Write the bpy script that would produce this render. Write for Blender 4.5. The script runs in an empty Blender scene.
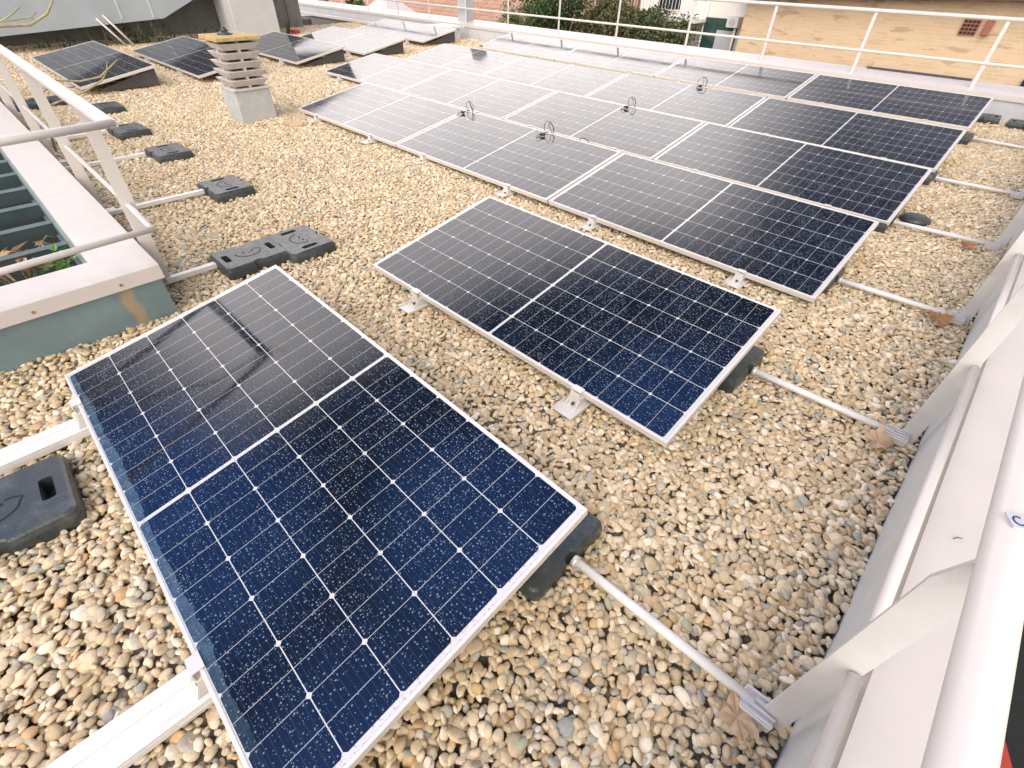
import bpy, math, random
import numpy as np
from mathutils import Matrix, Vector, Euler

R = math.radians
rnd = random.Random(7)
sc = bpy.context.scene
COL = sc.collection

# ------------------------------------------------------------------ camera
cam_d = bpy.data.cameras.new("camera")
cam = bpy.data.objects.new("camera", cam_d)
COL.objects.link(cam)
cam_d.sensor_width = 36.0
cam_d.lens = 479.02 * 36.0 / 1024.0
cam_d.clip_start = 0.02
cam_d.clip_end = 900
cam.matrix_world = Matrix(((0.71451, -0.47401, 0.51458, 0.41763),
                           (0.69940, 0.46526, -0.54256, 0.25062),
                           (0.01777, 0.74756, 0.66395, 1.57017),
                           (0, 0, 0, 1)))
sc.camera = cam

# ------------------------------------------------------------------ sky
SUN_EL, SUN_AZ = 58.0, 300.0     # azimuth measured anticlockwise from +X
sd = Vector((math.cos(R(SUN_EL)) * math.cos(R(SUN_AZ)), math.cos(R(SUN_EL)) * math.sin(R(SUN_AZ)), math.sin(R(SUN_EL))))
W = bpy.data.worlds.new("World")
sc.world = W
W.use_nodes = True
nt = W.node_tree
nt.nodes.clear()
wn = nt.nodes.new
def wl(a, b): nt.links.new(a, b)
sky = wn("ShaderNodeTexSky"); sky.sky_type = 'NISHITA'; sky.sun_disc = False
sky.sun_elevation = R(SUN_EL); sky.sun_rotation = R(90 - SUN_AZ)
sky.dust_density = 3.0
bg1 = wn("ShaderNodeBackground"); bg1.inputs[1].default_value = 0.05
wl(sky.outputs[0], bg1.inputs[0])
tc = wn("ShaderNodeTexCoord")
def wmath(op, a, b=None, c=None, clamp=False):
    n = wn("ShaderNodeMath"); n.operation = op; n.use_clamp = clamp
    for i, v in enumerate((a, b, c)):
        if v is None: continue
        if isinstance(v, (int, float)): n.inputs[i].default_value = v
        else: wl(v, n.inputs[i])
    return n.outputs[0]
sep = wn("ShaderNodeSeparateXYZ"); wl(tc.outputs['Generated'], sep.inputs[0])
X, Y, Z = sep.outputs
cl = wn("ShaderNodeTexNoise"); cl.inputs['Scale'].default_value = 1.7; cl.inputs['Detail'].default_value = 4
cl.inputs['Roughness'].default_value = 0.55
wl(tc.outputs['Generated'], cl.inputs[0])
def wsm(v, a, b_, c=0.0, d=1.0):
    q = wn("ShaderNodeMapRange"); q.interpolation_type = 'SMOOTHSTEP'; wl(v, q.inputs[0])
    for k, t in enumerate((a, b_, c, d)): q.inputs[k + 1].default_value = t
    return q.outputs[0]
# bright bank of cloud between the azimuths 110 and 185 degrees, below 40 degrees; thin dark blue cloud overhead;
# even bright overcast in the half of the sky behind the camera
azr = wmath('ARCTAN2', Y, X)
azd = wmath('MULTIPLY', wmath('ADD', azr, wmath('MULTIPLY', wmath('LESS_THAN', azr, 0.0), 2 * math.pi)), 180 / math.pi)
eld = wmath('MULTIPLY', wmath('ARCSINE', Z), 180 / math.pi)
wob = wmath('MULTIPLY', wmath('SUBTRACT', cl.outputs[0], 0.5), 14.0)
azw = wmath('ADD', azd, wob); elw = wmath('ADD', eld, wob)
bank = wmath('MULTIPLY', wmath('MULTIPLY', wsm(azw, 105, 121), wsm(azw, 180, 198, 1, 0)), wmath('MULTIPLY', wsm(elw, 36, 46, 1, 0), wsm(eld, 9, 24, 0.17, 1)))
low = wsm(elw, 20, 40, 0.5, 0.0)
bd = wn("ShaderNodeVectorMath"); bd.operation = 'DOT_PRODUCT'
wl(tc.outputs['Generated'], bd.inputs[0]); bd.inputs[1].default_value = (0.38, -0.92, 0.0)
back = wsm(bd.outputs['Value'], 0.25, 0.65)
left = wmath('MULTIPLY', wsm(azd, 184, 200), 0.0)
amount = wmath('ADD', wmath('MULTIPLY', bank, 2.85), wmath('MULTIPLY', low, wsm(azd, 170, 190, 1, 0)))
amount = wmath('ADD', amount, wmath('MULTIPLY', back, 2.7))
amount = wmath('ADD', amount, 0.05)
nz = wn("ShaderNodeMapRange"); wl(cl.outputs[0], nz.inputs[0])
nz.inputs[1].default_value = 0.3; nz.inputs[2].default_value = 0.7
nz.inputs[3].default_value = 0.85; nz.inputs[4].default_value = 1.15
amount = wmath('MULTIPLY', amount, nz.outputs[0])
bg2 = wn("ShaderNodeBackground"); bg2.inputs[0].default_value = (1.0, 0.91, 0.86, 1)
# blue lobes added to the sky, aimed where the panels reflect bluish
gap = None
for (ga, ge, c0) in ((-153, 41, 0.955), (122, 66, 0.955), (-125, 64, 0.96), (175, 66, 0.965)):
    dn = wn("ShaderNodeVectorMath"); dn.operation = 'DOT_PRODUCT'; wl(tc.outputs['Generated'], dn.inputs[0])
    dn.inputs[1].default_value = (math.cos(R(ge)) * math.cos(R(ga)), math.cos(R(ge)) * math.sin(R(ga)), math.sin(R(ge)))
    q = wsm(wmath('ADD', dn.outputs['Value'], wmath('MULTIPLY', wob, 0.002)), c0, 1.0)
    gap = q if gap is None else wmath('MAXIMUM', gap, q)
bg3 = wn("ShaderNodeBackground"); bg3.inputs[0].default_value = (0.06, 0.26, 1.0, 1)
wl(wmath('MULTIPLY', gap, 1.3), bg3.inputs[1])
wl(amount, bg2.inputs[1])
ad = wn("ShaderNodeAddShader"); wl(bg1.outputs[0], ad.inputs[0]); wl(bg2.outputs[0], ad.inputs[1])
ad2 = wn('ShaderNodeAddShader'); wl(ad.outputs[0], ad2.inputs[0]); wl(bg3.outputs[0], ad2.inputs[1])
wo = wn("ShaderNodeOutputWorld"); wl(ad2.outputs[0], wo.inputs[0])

sun_d = bpy.data.lights.new("sun", 'SUN'); sun_d.energy = 0.85; sun_d.angle = R(28); sun_d.color = (1.0, 0.93, 0.82)
sun = bpy.data.objects.new("sun", sun_d); COL.objects.link(sun)
sun.rotation_euler = sd.to_track_quat('Z', 'Y').to_euler()

sc.view_settings.view_transform = 'Standard'
sc.view_settings.look = 'None'
sc.view_settings.gamma = 1
sc.view_settings.use_curve_mapping = False
sc.view_settings.exposure = 0.27

# ------------------------------------------------------------------ materials
MATS = {}
class NB:
    """small node-building helper"""
    def __init__(s, m): s.t = m.node_tree; s.t.nodes.clear()
    def n(s, ty, **k):
        nd = s.t.nodes.new(ty)
        for a, v in k.items(): setattr(nd, a, v)
        return nd
    def l(s, a, b): s.t.links.new(a, b)
    def put(s, sock, v):
        if v is None: return
        if isinstance(v, (int, float, tuple)): sock.default_value = v
        else: s.l(v, sock)
    def m(s, op, a, b=None, c=None, clamp=False):
        nd = s.n("ShaderNodeMath", operation=op, use_clamp=clamp)
        for i, v in enumerate((a, b, c)): s.put(nd.inputs[i], v)
        return nd.outputs[0]
    def mix(s, f, a, b):
        nd = s.n("ShaderNodeMix", data_type='RGBA')
        s.put(nd.inputs[0], f); s.put(nd.inputs[6], a); s.put(nd.inputs[7], b)
        return nd.outputs[2]
    def rng(s, v, a, b, c=0.0, d=1.0, smooth=False):
        nd = s.n("ShaderNodeMapRange")
        if smooth: nd.interpolation_type = 'SMOOTHSTEP'
        s.put(nd.inputs[0], v)
        for i, q in enumerate((a, b, c, d)): s.put(nd.inputs[i + 1], q)
        return nd.outputs[0]
    def noise(s, co, scale, detail=3, rough=0.5):
        nd = s.n("ShaderNodeTexNoise"); s.put(nd.inputs[0], co)
        nd.inputs['Scale'].default_value = scale; nd.inputs['Detail'].default_value = detail
        nd.inputs['Roughness'].default_value = rough
        return nd.outputs[0]
    def bump(s, h, st, dist=0.01):
        nd = s.n("ShaderNodeBump"); s.put(nd.inputs['Height'], h)
        nd.inputs['Strength'].default_value = st; nd.inputs['Distance'].default_value = dist
        return nd.outputs[0]
    def out(s, **k):
        p = s.n("ShaderNodeBsdfPrincipled")
        for a, v in k.items():
            s.put(p.inputs[a.replace('_', ' ')], v)
        o = s.n("ShaderNodeOutputMaterial"); s.l(p.outputs[0], o.inputs[0])
        return p
def c4(c): return (c[0], c[1], c[2], 1.0)

def newmat(name):
    m = bpy.data.materials.new(name); m.use_nodes = True; MATS[name] = m
    return m, NB(m)

def plain(name, col, rough=0.5, metal=0.0, var=0.12, scale=9.0, bump=0.0, bscale=60.0, dirt=None, dirt_amt=0.0):
    m, b = newmat(name)
    tc = b.n("ShaderNodeTexCoord").outputs['Object']
    n1 = b.noise(tc, scale, 5, 0.6)
    dark = tuple(x * (1 - var) for x in col); lite = tuple(min(1, x * (1 + var)) for x in col)
    c = b.mix(b.rng(n1, 0.3, 0.7), c4(dark), c4(lite))
    if dirt:
        n2 = b.noise(tc, scale * 0.45, 7, 0.7)
        c = b.mix(b.rng(n2, 0.52, 0.72, 0.0, dirt_amt, True), c, c4(dirt))
    rr = b.rng(b.noise(tc, scale * 2.3, 3), 0.3, 0.7, max(0.02, rough - 0.08), min(1, rough + 0.08))
    k = dict(Base_Color=c, Roughness=rr, Metallic=metal)
    if bump: k['Normal'] = b.bump(b.noise(tc, bscale, 4), bump, 0.004)
    b.out(**k)
    return m

plain("white_paint", (0.60, 0.56, 0.515), 0.38, 0, 0.03, 6, dirt=(0.55, 0.50, 0.44), dirt_amt=0.35)
plain("bar_white", (0.74, 0.72, 0.68), 0.45, 0, 0.04, 12, dirt=(0.55, 0.50, 0.42), dirt_amt=0.4)
plain("coping_metal", (0.575, 0.53, 0.49), 0.42, 0, 0.03, 4, dirt=(0.52, 0.48, 0.45), dirt_amt=0.4)
plain("flashing_grey", (0.52, 0.535, 0.535), 0.5, 0, 0.05, 4, dirt=(0.38, 0.34, 0.29), dirt_amt=0.5)
plain("anodised_frame", (0.67, 0.63, 0.575), 0.38, 0.15, 0.03, 10)
plain("aluminium", (0.70, 0.67, 0.62), 0.42, 0.2, 0.06, 20)
plain("zinc", (0.64, 0.625, 0.60), 0.42, 0.3, 0.05, 9, dirt=(0.44, 0.38, 0.30), dirt_amt=0.35)
plain("dark_bolt", (0.08, 0.08, 0.08), 0.45, 0.6, 0.1, 30)
plain("rubber", (0.040, 0.050, 0.050), 0.33, 0, 0.16, 14, bump=0.35, bscale=140, dirt=(0.14, 0.14, 0.13), dirt_amt=0.5)
plain("rubber_recess", (0.012, 0.013, 0.014), 0.8, 0, 0.1, 20)
plain("cable_black", (0.02, 0.02, 0.022), 0.5, 0, 0.1, 20)
plain("louvre_teal", (0.12, 0.165, 0.165), 0.6, 0.0, 0.12, 8, dirt=(0.2, 0.18, 0.13), dirt_amt=0.5)
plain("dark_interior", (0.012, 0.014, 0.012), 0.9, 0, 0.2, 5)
plain("concrete_grey", (0.42, 0.43, 0.42), 0.75, 0, 0.10, 9, bump=0.4, bscale=60, dirt=(0.30, 0.28, 0.24), dirt_amt=0.5)
plain("concrete_beige", (0.50, 0.46, 0.42), 0.8, 0, 0.10, 12, bump=0.4, bscale=60, dirt=(0.33, 0.29, 0.24), dirt_amt=0.6)
plain("lichen_slab", (0.46, 0.34, 0.14), 0.85, 0, 0.22, 14, bump=0.5, bscale=50, dirt=(0.34, 0.26, 0.12), dirt_amt=0.7)
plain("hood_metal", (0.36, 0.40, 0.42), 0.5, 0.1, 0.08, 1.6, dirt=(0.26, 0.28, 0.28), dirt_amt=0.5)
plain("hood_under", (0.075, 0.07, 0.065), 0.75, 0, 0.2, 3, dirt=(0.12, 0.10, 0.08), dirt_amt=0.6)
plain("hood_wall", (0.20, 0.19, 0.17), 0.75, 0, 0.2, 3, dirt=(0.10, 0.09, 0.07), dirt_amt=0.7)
plain("light_render", (0.50, 0.50, 0.50), 0.8, 0, 0.06, 2.5, dirt=(0.38, 0.38, 0.37), dirt_amt=0.5)
plain("brown_leaf", (0.30, 0.15, 0.06), 0.7, 0, 0.3, 30)
plain("tan_leaf", (0.48, 0.34, 0.20), 0.7, 0, 0.25, 30)
plain("dry_stem", (0.33, 0.30, 0.17), 0.75, 0, 0.25, 25)
plain("green_leaf", (0.12, 0.26, 0.05), 0.5, 0, 0.25, 40)
plain("hatch_lid", (0.62, 0.60, 0.57), 0.6, 0, 0.08, 6)
plain("tag_grey", (0.50, 0.53, 0.58), 0.5, 0, 0.04, 10)
plain("ink", (0.03, 0.03, 0.035), 0.6, 0, 0.05, 10)
plain("red_paint", (0.42, 0.05, 0.03), 0.4, 0, 0.2, 7, dirt=(0.2, 0.05, 0.03), dirt_amt=0.6)
plain("street", (0.06, 0.06, 0.058), 0.9, 0, 0.2, 0.6, dirt=(0.10, 0.10, 0.09), dirt_amt=0.6)
plain("house_white", (0.70, 0.66, 0.60), 0.85, 0, 0.05, 1.5, dirt=(0.52, 0.49, 0.44), dirt_amt=0.5)
plain("house_grey", (0.40, 0.41, 0.42), 0.8, 0, 0.06, 2)
plain("shutter_green", (0.018, 0.055, 0.042), 0.5, 0, 0.35, 5, dirt=(0.07, 0.13, 0.10), dirt_amt=0.5)
plain("window_dark", (0.02, 0.022, 0.025), 0.12, 0, 0.2, 4)
plain("bark", (0.16, 0.12, 0.085), 0.9, 0, 0.25, 12, bump=0.5, bscale=40)
plain("terracotta_vent", (0.30, 0.11, 0.07), 0.8, 0, 0.15, 9)
plain("pale_roof", (0.58, 0.52, 0.50), 0.8, 0, 0.08, 2)
plain("eave_wood", (0.12, 0.05, 0.035), 0.7, 0, 0.25, 3)

def cell_material(name, film):
    """144 half-cut cells: gaps, centre gap, chamfer diamonds, busbars, rain drops"""
    m, b = newmat(name)
    tcn = b.n("ShaderNodeTexCoord"); co = tcn.outputs['Object']
    sp = b.n("ShaderNodeSeparateXYZ"); b.l(co, sp.inputs[0]); x, y, _ = sp.outputs
    au = b.m('ABSOLUTE', x)
    pu, pv = 0.0855, 0.1685
    s = b.m('DIVIDE', b.m('SUBTRACT', au, 0.007), pu)
    t = b.m('DIVIDE', b.m('SUBTRACT', y, 0.0135), pv)
    def dist(q, p):  # metres to nearest integer line
        f = b.m('ABSOLUTE', b.m('SUBTRACT', b.m('FRACT', q), 0.5))
        return b.m('MULTIPLY', b.m('SUBTRACT', 0.5, f), p)
    du = dist(s, pu); dv = dist(t, pv); du2 = dist(b.m('DIVIDE', s, 2.0), 2 * pu)
    l1 = b.m('MULTIPLY', b.m('LESS_THAN', du, 0.0008), 0.8)
    l2 = b.m('LESS_THAN', dv, 0.0015)
    dm = b.m('LESS_THAN', b.m('ADD', du2, dv), 0.0100)
    mg = b.m('LESS_THAN', au, 0.007)
    for q in (b.m('GREATER_THAN', s, 12.0), b.m('LESS_THAN', t, 0.0), b.m('GREATER_THAN', t, 6.0)):
        mg = b.m('MAXIMUM', mg, q)
    line = b.m('MAXIMUM', b.m('MAXIMUM', l1, l2), b.m('MAXIMUM', dm, mg))
    bus = b.m('LESS_THAN', dist(b.m('MULTIPLY', t, 9.0), pv / 9), 0.00035)
    # per-cell tone
    cid = b.n("ShaderNodeCombineXYZ"); b.put(cid.inputs[0], b.m('FLOOR', b.m('ADD', b.m('DIVIDE', x, 2 * pu), 50)))
    b.put(cid.inputs[1], b.m('FLOOR', t))
    wnz = b.n("ShaderNodeTexWhiteNoise", noise_dimensions='3D'); b.l(cid.outputs[0], wnz.inputs[0])
    cell = b.mix(wnz.outputs[0], (0.0016, 0.0040, 0.0100, 1), (0.0030, 0.0072, 0.0185, 1))
    cell = b.mix(b.m('MULTIPLY', bus, 0.13), cell, (0.35, 0.37, 0.40, 1))
    col = b.mix(line, cell, (0.56, 0.55, 0.53, 1))
    # rain drops in two sizes
    hsum = None
    for sc_, lo, rad, seed in ((80.0, 0.50, 0.25, 0.0), (150.0, 0.74, 0.25, 3.7)):
        mp = b.n("ShaderNodeMapping"); b.l(co, mp.inputs[0]); mp.inputs['Location'].default_value = (seed, seed * 2, 0)
        mp.inputs['Scale'].default_value = (1, 1, 0)
        vo = b.n("ShaderNodeTexVoronoi", voronoi_dimensions='2D'); b.l(mp.outputs[0], vo.inputs[0])
        vo.inputs['Scale'].default_value = sc_; vo.inputs['Randomness'].default_value = 1.0
        cs = b.n("ShaderNodeSeparateColor"); b.l(vo.outputs['Color'], cs.inputs[0])
        patch = b.noise(co, 5.0, 2)
        thr = b.rng(patch, 0.3, 0.7, lo + 0.22, lo - 0.12)
        on = b.m('GREATER_THAN', cs.outputs[0], thr)
        rr = b.rng(cs.outputs[1], 0.0, 1.0, rad * 0.35, rad)
        q = b.m('DIVIDE', vo.outputs['Distance'], rr)
        dome = b.m('SQRT', b.m('MAXIMUM', b.m('SUBTRACT', 1.0, b.m('MULTIPLY', q, q)), 0.0))
        h = b.m('MULTIPLY', b.m('MULTIPLY', dome, rr), on)
        h = b.m('DIVIDE', h, sc_ * 0.5)
        hsum = h if hsum is None else b.m('MAXIMUM', hsum, h)
    drop = b.rng(hsum, 0.0004, 0.0016, 0.0, 1.0, True)
    col = b.mix(b.m('MULTIPLY', drop, b.m('SUBTRACT', 0.62, b.m('MULTIPLY', mg, 0.55))), col, (0.22, 0.33, 0.48, 1))
    rough = b.rng(b.noise(co, 3.0, 3), 0.3, 0.7, 0.05, 0.10)
    if film:
        edge = b.m('ADD', 0.012, b.m('MULTIPLY', b.noise(co, 3.2, 5, 0.7), 0.065))
        edge = b.m('MULTIPLY', edge, b.rng(x, -1.06, -0.45, 0.75, 1.0))
        f = b.m('LESS_THAN', y, edge)
        f = b.m('MULTIPLY', f, b.rng(x, 0.95, 0.6, 0.0, 1.0))
        fn = b.rng(b.noise(co, 22, 5, 0.7), 0.3, 0.7, 0.25, 0.8)
        col = b.mix(b.m('MULTIPLY', b.m('MULTIPLY', f, fn), 0.36), col, (0.22, 0.36, 0.46, 1))
        rough = b.m('MULTIPLY', rough, b.m('SUBTRACT', 1.0, b.m('MULTIPLY', f, 0.7)))
    bp = b.n("ShaderNodeBump"); b.l(hsum, bp.inputs['Height']); bp.inputs['Strength'].default_value = 0.8
    bp.inputs['Distance'].default_value = 1.0
    p = b.out(Base_Color=col, Roughness=rough, IOR=1.5, Normal=bp.outputs[0])
    return m
cell_material("solar_cells", False)
cell_material("solar_cells_wet", True)

def gravel_material():
    m, b = newmat("pebble_stone")
    oi = b.n("ShaderNodeObjectInfo")
    cr = b.n("ShaderNodeValToRGB"); b.l(oi.outputs['Random'], cr.inputs[0])
    stops = [(0.0, (0.42, 0.33, 0.20)), (0.10, (0.56, 0.455, 0.30)), (0.22, (0.48, 0.38, 0.24)), (0.36, (0.61, 0.51, 0.35)),
             (0.50, (0.52, 0.40, 0.25)), (0.60, (0.45, 0.38, 0.27)), (0.68, (0.59, 0.47, 0.31)), (0.78, (0.38, 0.35, 0.27)),
             (0.83, (0.67, 0.59, 0.45)), (0.93, (0.30, 0.30, 0.26)), (0.955, (0.50, 0.34, 0.18)), (0.985, (0.34, 0.34, 0.23))]
    e = cr.color_ramp; e.interpolation = 'CONSTANT'
    e.elements[0].position = 0; e.elements[0].color = c4(stops[0][1])
    e.elements[1].position = stops[1][0]; e.elements[1].color = c4(stops[1][1])
    for p_, c_ in stops[2:]:
        k = e.elements.new(p_); k.color = c4(c_)
    tc_ = b.n("ShaderNodeTexCoord").outputs['Object']
    off = b.n("ShaderNodeVectorMath", operation='ADD'); b.l(tc_, off.inputs[0])
    cmb = b.n("ShaderNodeCombineXYZ")
    b.put(cmb.inputs[0], b.m('MULTIPLY', oi.outputs['Random'], 37.0)); b.put(cmb.inputs[1], b.m('MULTIPLY', oi.outputs['Random'], 91.0))
    b.l(cmb.outputs[0], off.inputs[1])
    n1 = b.noise(off.outputs[0], 2.3, 5, 0.65)
    hs = b.n("ShaderNodeHueSaturation"); b.l(cr.outputs[0], hs.inputs['Color'])
    b.put(hs.inputs['Value'], b.rng(n1, 0.25, 0.75, 0.96, 1.42))
    b.put(hs.inputs['Saturation'], 1.04)
    n2 = b.noise(off.outputs[0], 9.0, 4, 0.7)
    col = b.mix(b.rng(n2, 0.60, 0.72, 0, 0.45), hs.outputs[0], (0.30, 0.24, 0.17, 1))
    b.out(Base_Color=col, Roughness=0.72, Normal=b.bump(n2, 0.25, 0.05))
    return m
gravel_material()

def base_gravel_material():
    m, b = newmat("gravel_bed")
    tc_ = b.n("ShaderNodeTexCoord").outputs['Object']
    vo = b.n("ShaderNodeTexVoronoi"); b.l(tc_, vo.inputs[0]); vo.inputs['Scale'].default_value = 34
    c = b.mix(b.rng(vo.outputs['Distance'], 0.0, 0.6), (0.20, 0.16, 0.11, 1), (0.06, 0.05, 0.035, 1))
    b.out(Base_Color=c, Roughness=0.9)
base_gravel_material()

def stained(name, col, stains):
    """painted sheet metal with rust streaks at given object-space (y, z, width, length) spots"""
    m, b = newmat(name)
    co = b.n("ShaderNodeTexCoord").outputs['Object']
    sp = b.n("ShaderNodeSeparateXYZ"); b.l(co, sp.inputs[0]); x, y, z = sp.outputs
    n1 = b.noise(co, 5, 6, 0.65)
    c = b.mix(b.rng(n1, 0.3, 0.7), c4([v * 0.85 for v in col]), c4([v * 1.12 for v in col]))
    c = b.mix(b.rng(b.noise(co, 14, 5, 0.7), 0.62, 0.75, 0, 0.5), c, (0.26, 0.30, 0.30, 1))
    for (sy, sz, w, ln, cc) in stains:
        yy = b.m('ADD', y, b.m('MULTIPLY', b.m('SUBTRACT', b.noise(co, 9, 4), 0.5), 0.09))
        g = b.rng(b.m('ABSOLUTE', b.m('SUBTRACT', yy, sy)), w * 0.3, w, 1, 0, True)
        v = b.m('MULTIPLY', b.rng(z, sz, sz - 0.02, 0, 1), b.rng(z, sz - ln, sz - ln * 0.7, 0, 1, True))
        c = b.mix(b.m('MULTIPLY', b.m('MULTIPLY', g, v), 0.8), c, c4(cc))
    b.out(Base_Color=c, Roughness=0.5)
stained("skylight_teal", (0.16, 0.225, 0.23), [(0.425, 0.240, 0.040, 0.30, (0.37, 0.27, 0.15)),
                                              (-0.60, 0.225, 0.02, 0.18, (0.30, 0.22, 0.13))])

def brick_material():
    m, b = newmat("ochre_brick")
    co = b.n("ShaderNodeTexCoord").outputs['Object']
    sp = b.n("ShaderNodeSeparateXYZ"); b.l(co, sp.inputs[0])
    cb = b.n("ShaderNodeCombineXYZ"); b.l(sp.outputs[0], cb.inputs[0]); b.l(sp.outputs[2], cb.inputs[1])
    br = b.n("ShaderNodeTexBrick"); b.l(cb.outputs[0], br.inputs[0])
    br.inputs['Scale'].default_value = 1.0
    br.inputs['Brick Width'].default_value = 0.25; br.inputs['Row Height'].default_value = 0.066
    br.inputs['Mortar Size'].default_value = 0.010; br.inputs['Mortar Smooth'].default_value = 0.3; br.inputs['Bias'].default_value = -0.25
    br.inputs['Color1'].default_value = (0.60, 0.44, 0.27, 1); br.inputs['Color2'].default_value = (0.50, 0.34, 0.19, 1)
    br.inputs['Mortar'].default_value = (0.56, 0.46, 0.33, 1)
    n = b.noise(cb.outputs[0], 2.2, 6, 0.7)
    c = b.mix(b.rng(n, 0.35, 0.65, 0, 0.55), br.outputs[0], (0.62, 0.47, 0.31, 1))
    mp = b.n("ShaderNodeMapping"); b.l(cb.outputs[0], mp.inputs[0]); mp.inputs['Scale'].default_value = (1.6, 6.5, 1)
    n3 = b.noise(mp.outputs[0], 1.0, 3, 0.5)
    c = b.mix(b.rng(n3, 0.60, 0.64, 0, 0.6), c, (0.36, 0.24, 0.13, 1))
    b.out(Base_Color=c, Roughness=0.9, Normal=b.bump(br.outputs['Fac'], -0.5, 0.01))
brick_material()

def tile_material(name, c1, c2, axis_scale=(1, 1)):
    m, b = newmat(name)
    co = b.n("ShaderNodeTexCoord").outputs['Object']
    br = b.n("ShaderNodeTexBrick"); b.l(co, br.inputs[0]); br.inputs['Scale'].default_value = 1.0
    br.inputs['Brick Width'].default_value = 0.22 * axis_scale[0]; br.inputs['Row Height'].default_value = 0.33 * axis_scale[1]
    br.inputs['Mortar Size'].default_value = 0.02; br.inputs['Bias'].default_value = 0.0
    br.inputs['Color1'].default_value = c4(c1); br.inputs['Color2'].default_value = c4(c2)
    br.inputs['Mortar'].default_value = c4([v * 0.45 for v in c2])
    n = b.noise(co, 3.0, 6, 0.7)
    c = b.mix(b.rng(n, 0.4, 0.7, 0, 0.5), br.outputs[0], (0.46, 0.35, 0.27, 1))
    b.out(Base_Color=c, Roughness=0.9, Normal=b.bump(br.outputs['Fac'], -0.8, 0.03))
tile_material("terracotta_tiles", (0.50, 0.27, 0.16), (0.38, 0.19, 0.11))
tile_material("maroon_tiles", (0.15, 0.06, 0.045), (0.09, 0.035, 0.03))

def foliage_material(name, c1, c2, c3):
    m, b = newmat(name)
    g = b.n("ShaderNodeNewGeometry")
    cr = b.n("ShaderNodeValToRGB"); b.l(g.outputs['Random Per Island'], cr.inputs[0])
    e = cr.color_ramp; e.elements[0].color = c4(c1); e.elements[1].color = c4(c3); k = e.elements.new(0.5); k.color = c4(c2)
    co = b.n("ShaderNodeTexCoord").outputs['Object']
    n = b.noise(co, 1.3, 3)
    hs = b.n("ShaderNodeHueSaturation"); b.l(cr.outputs[0], hs.inputs['Color']); b.put(hs.inputs['Value'], b.rng(n, 0.3, 0.7, 0.6, 1.35))
    b.out(Base_Color=hs.outputs[0], Roughness=0.6)
foliage_material("leaves_dark", (0.018, 0.04, 0.014), (0.045, 0.085, 0.025), (0.10, 0.14, 0.045))
foliage_material("leaves_olive", (0.05, 0.06, 0.02), (0.10, 0.11, 0.035), (0.17, 0.13, 0.055))
foliage_material("leaves_bright", (0.05, 0.10, 0.02), (0.12, 0.20, 0.04), (0.20, 0.27, 0.07))

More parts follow.
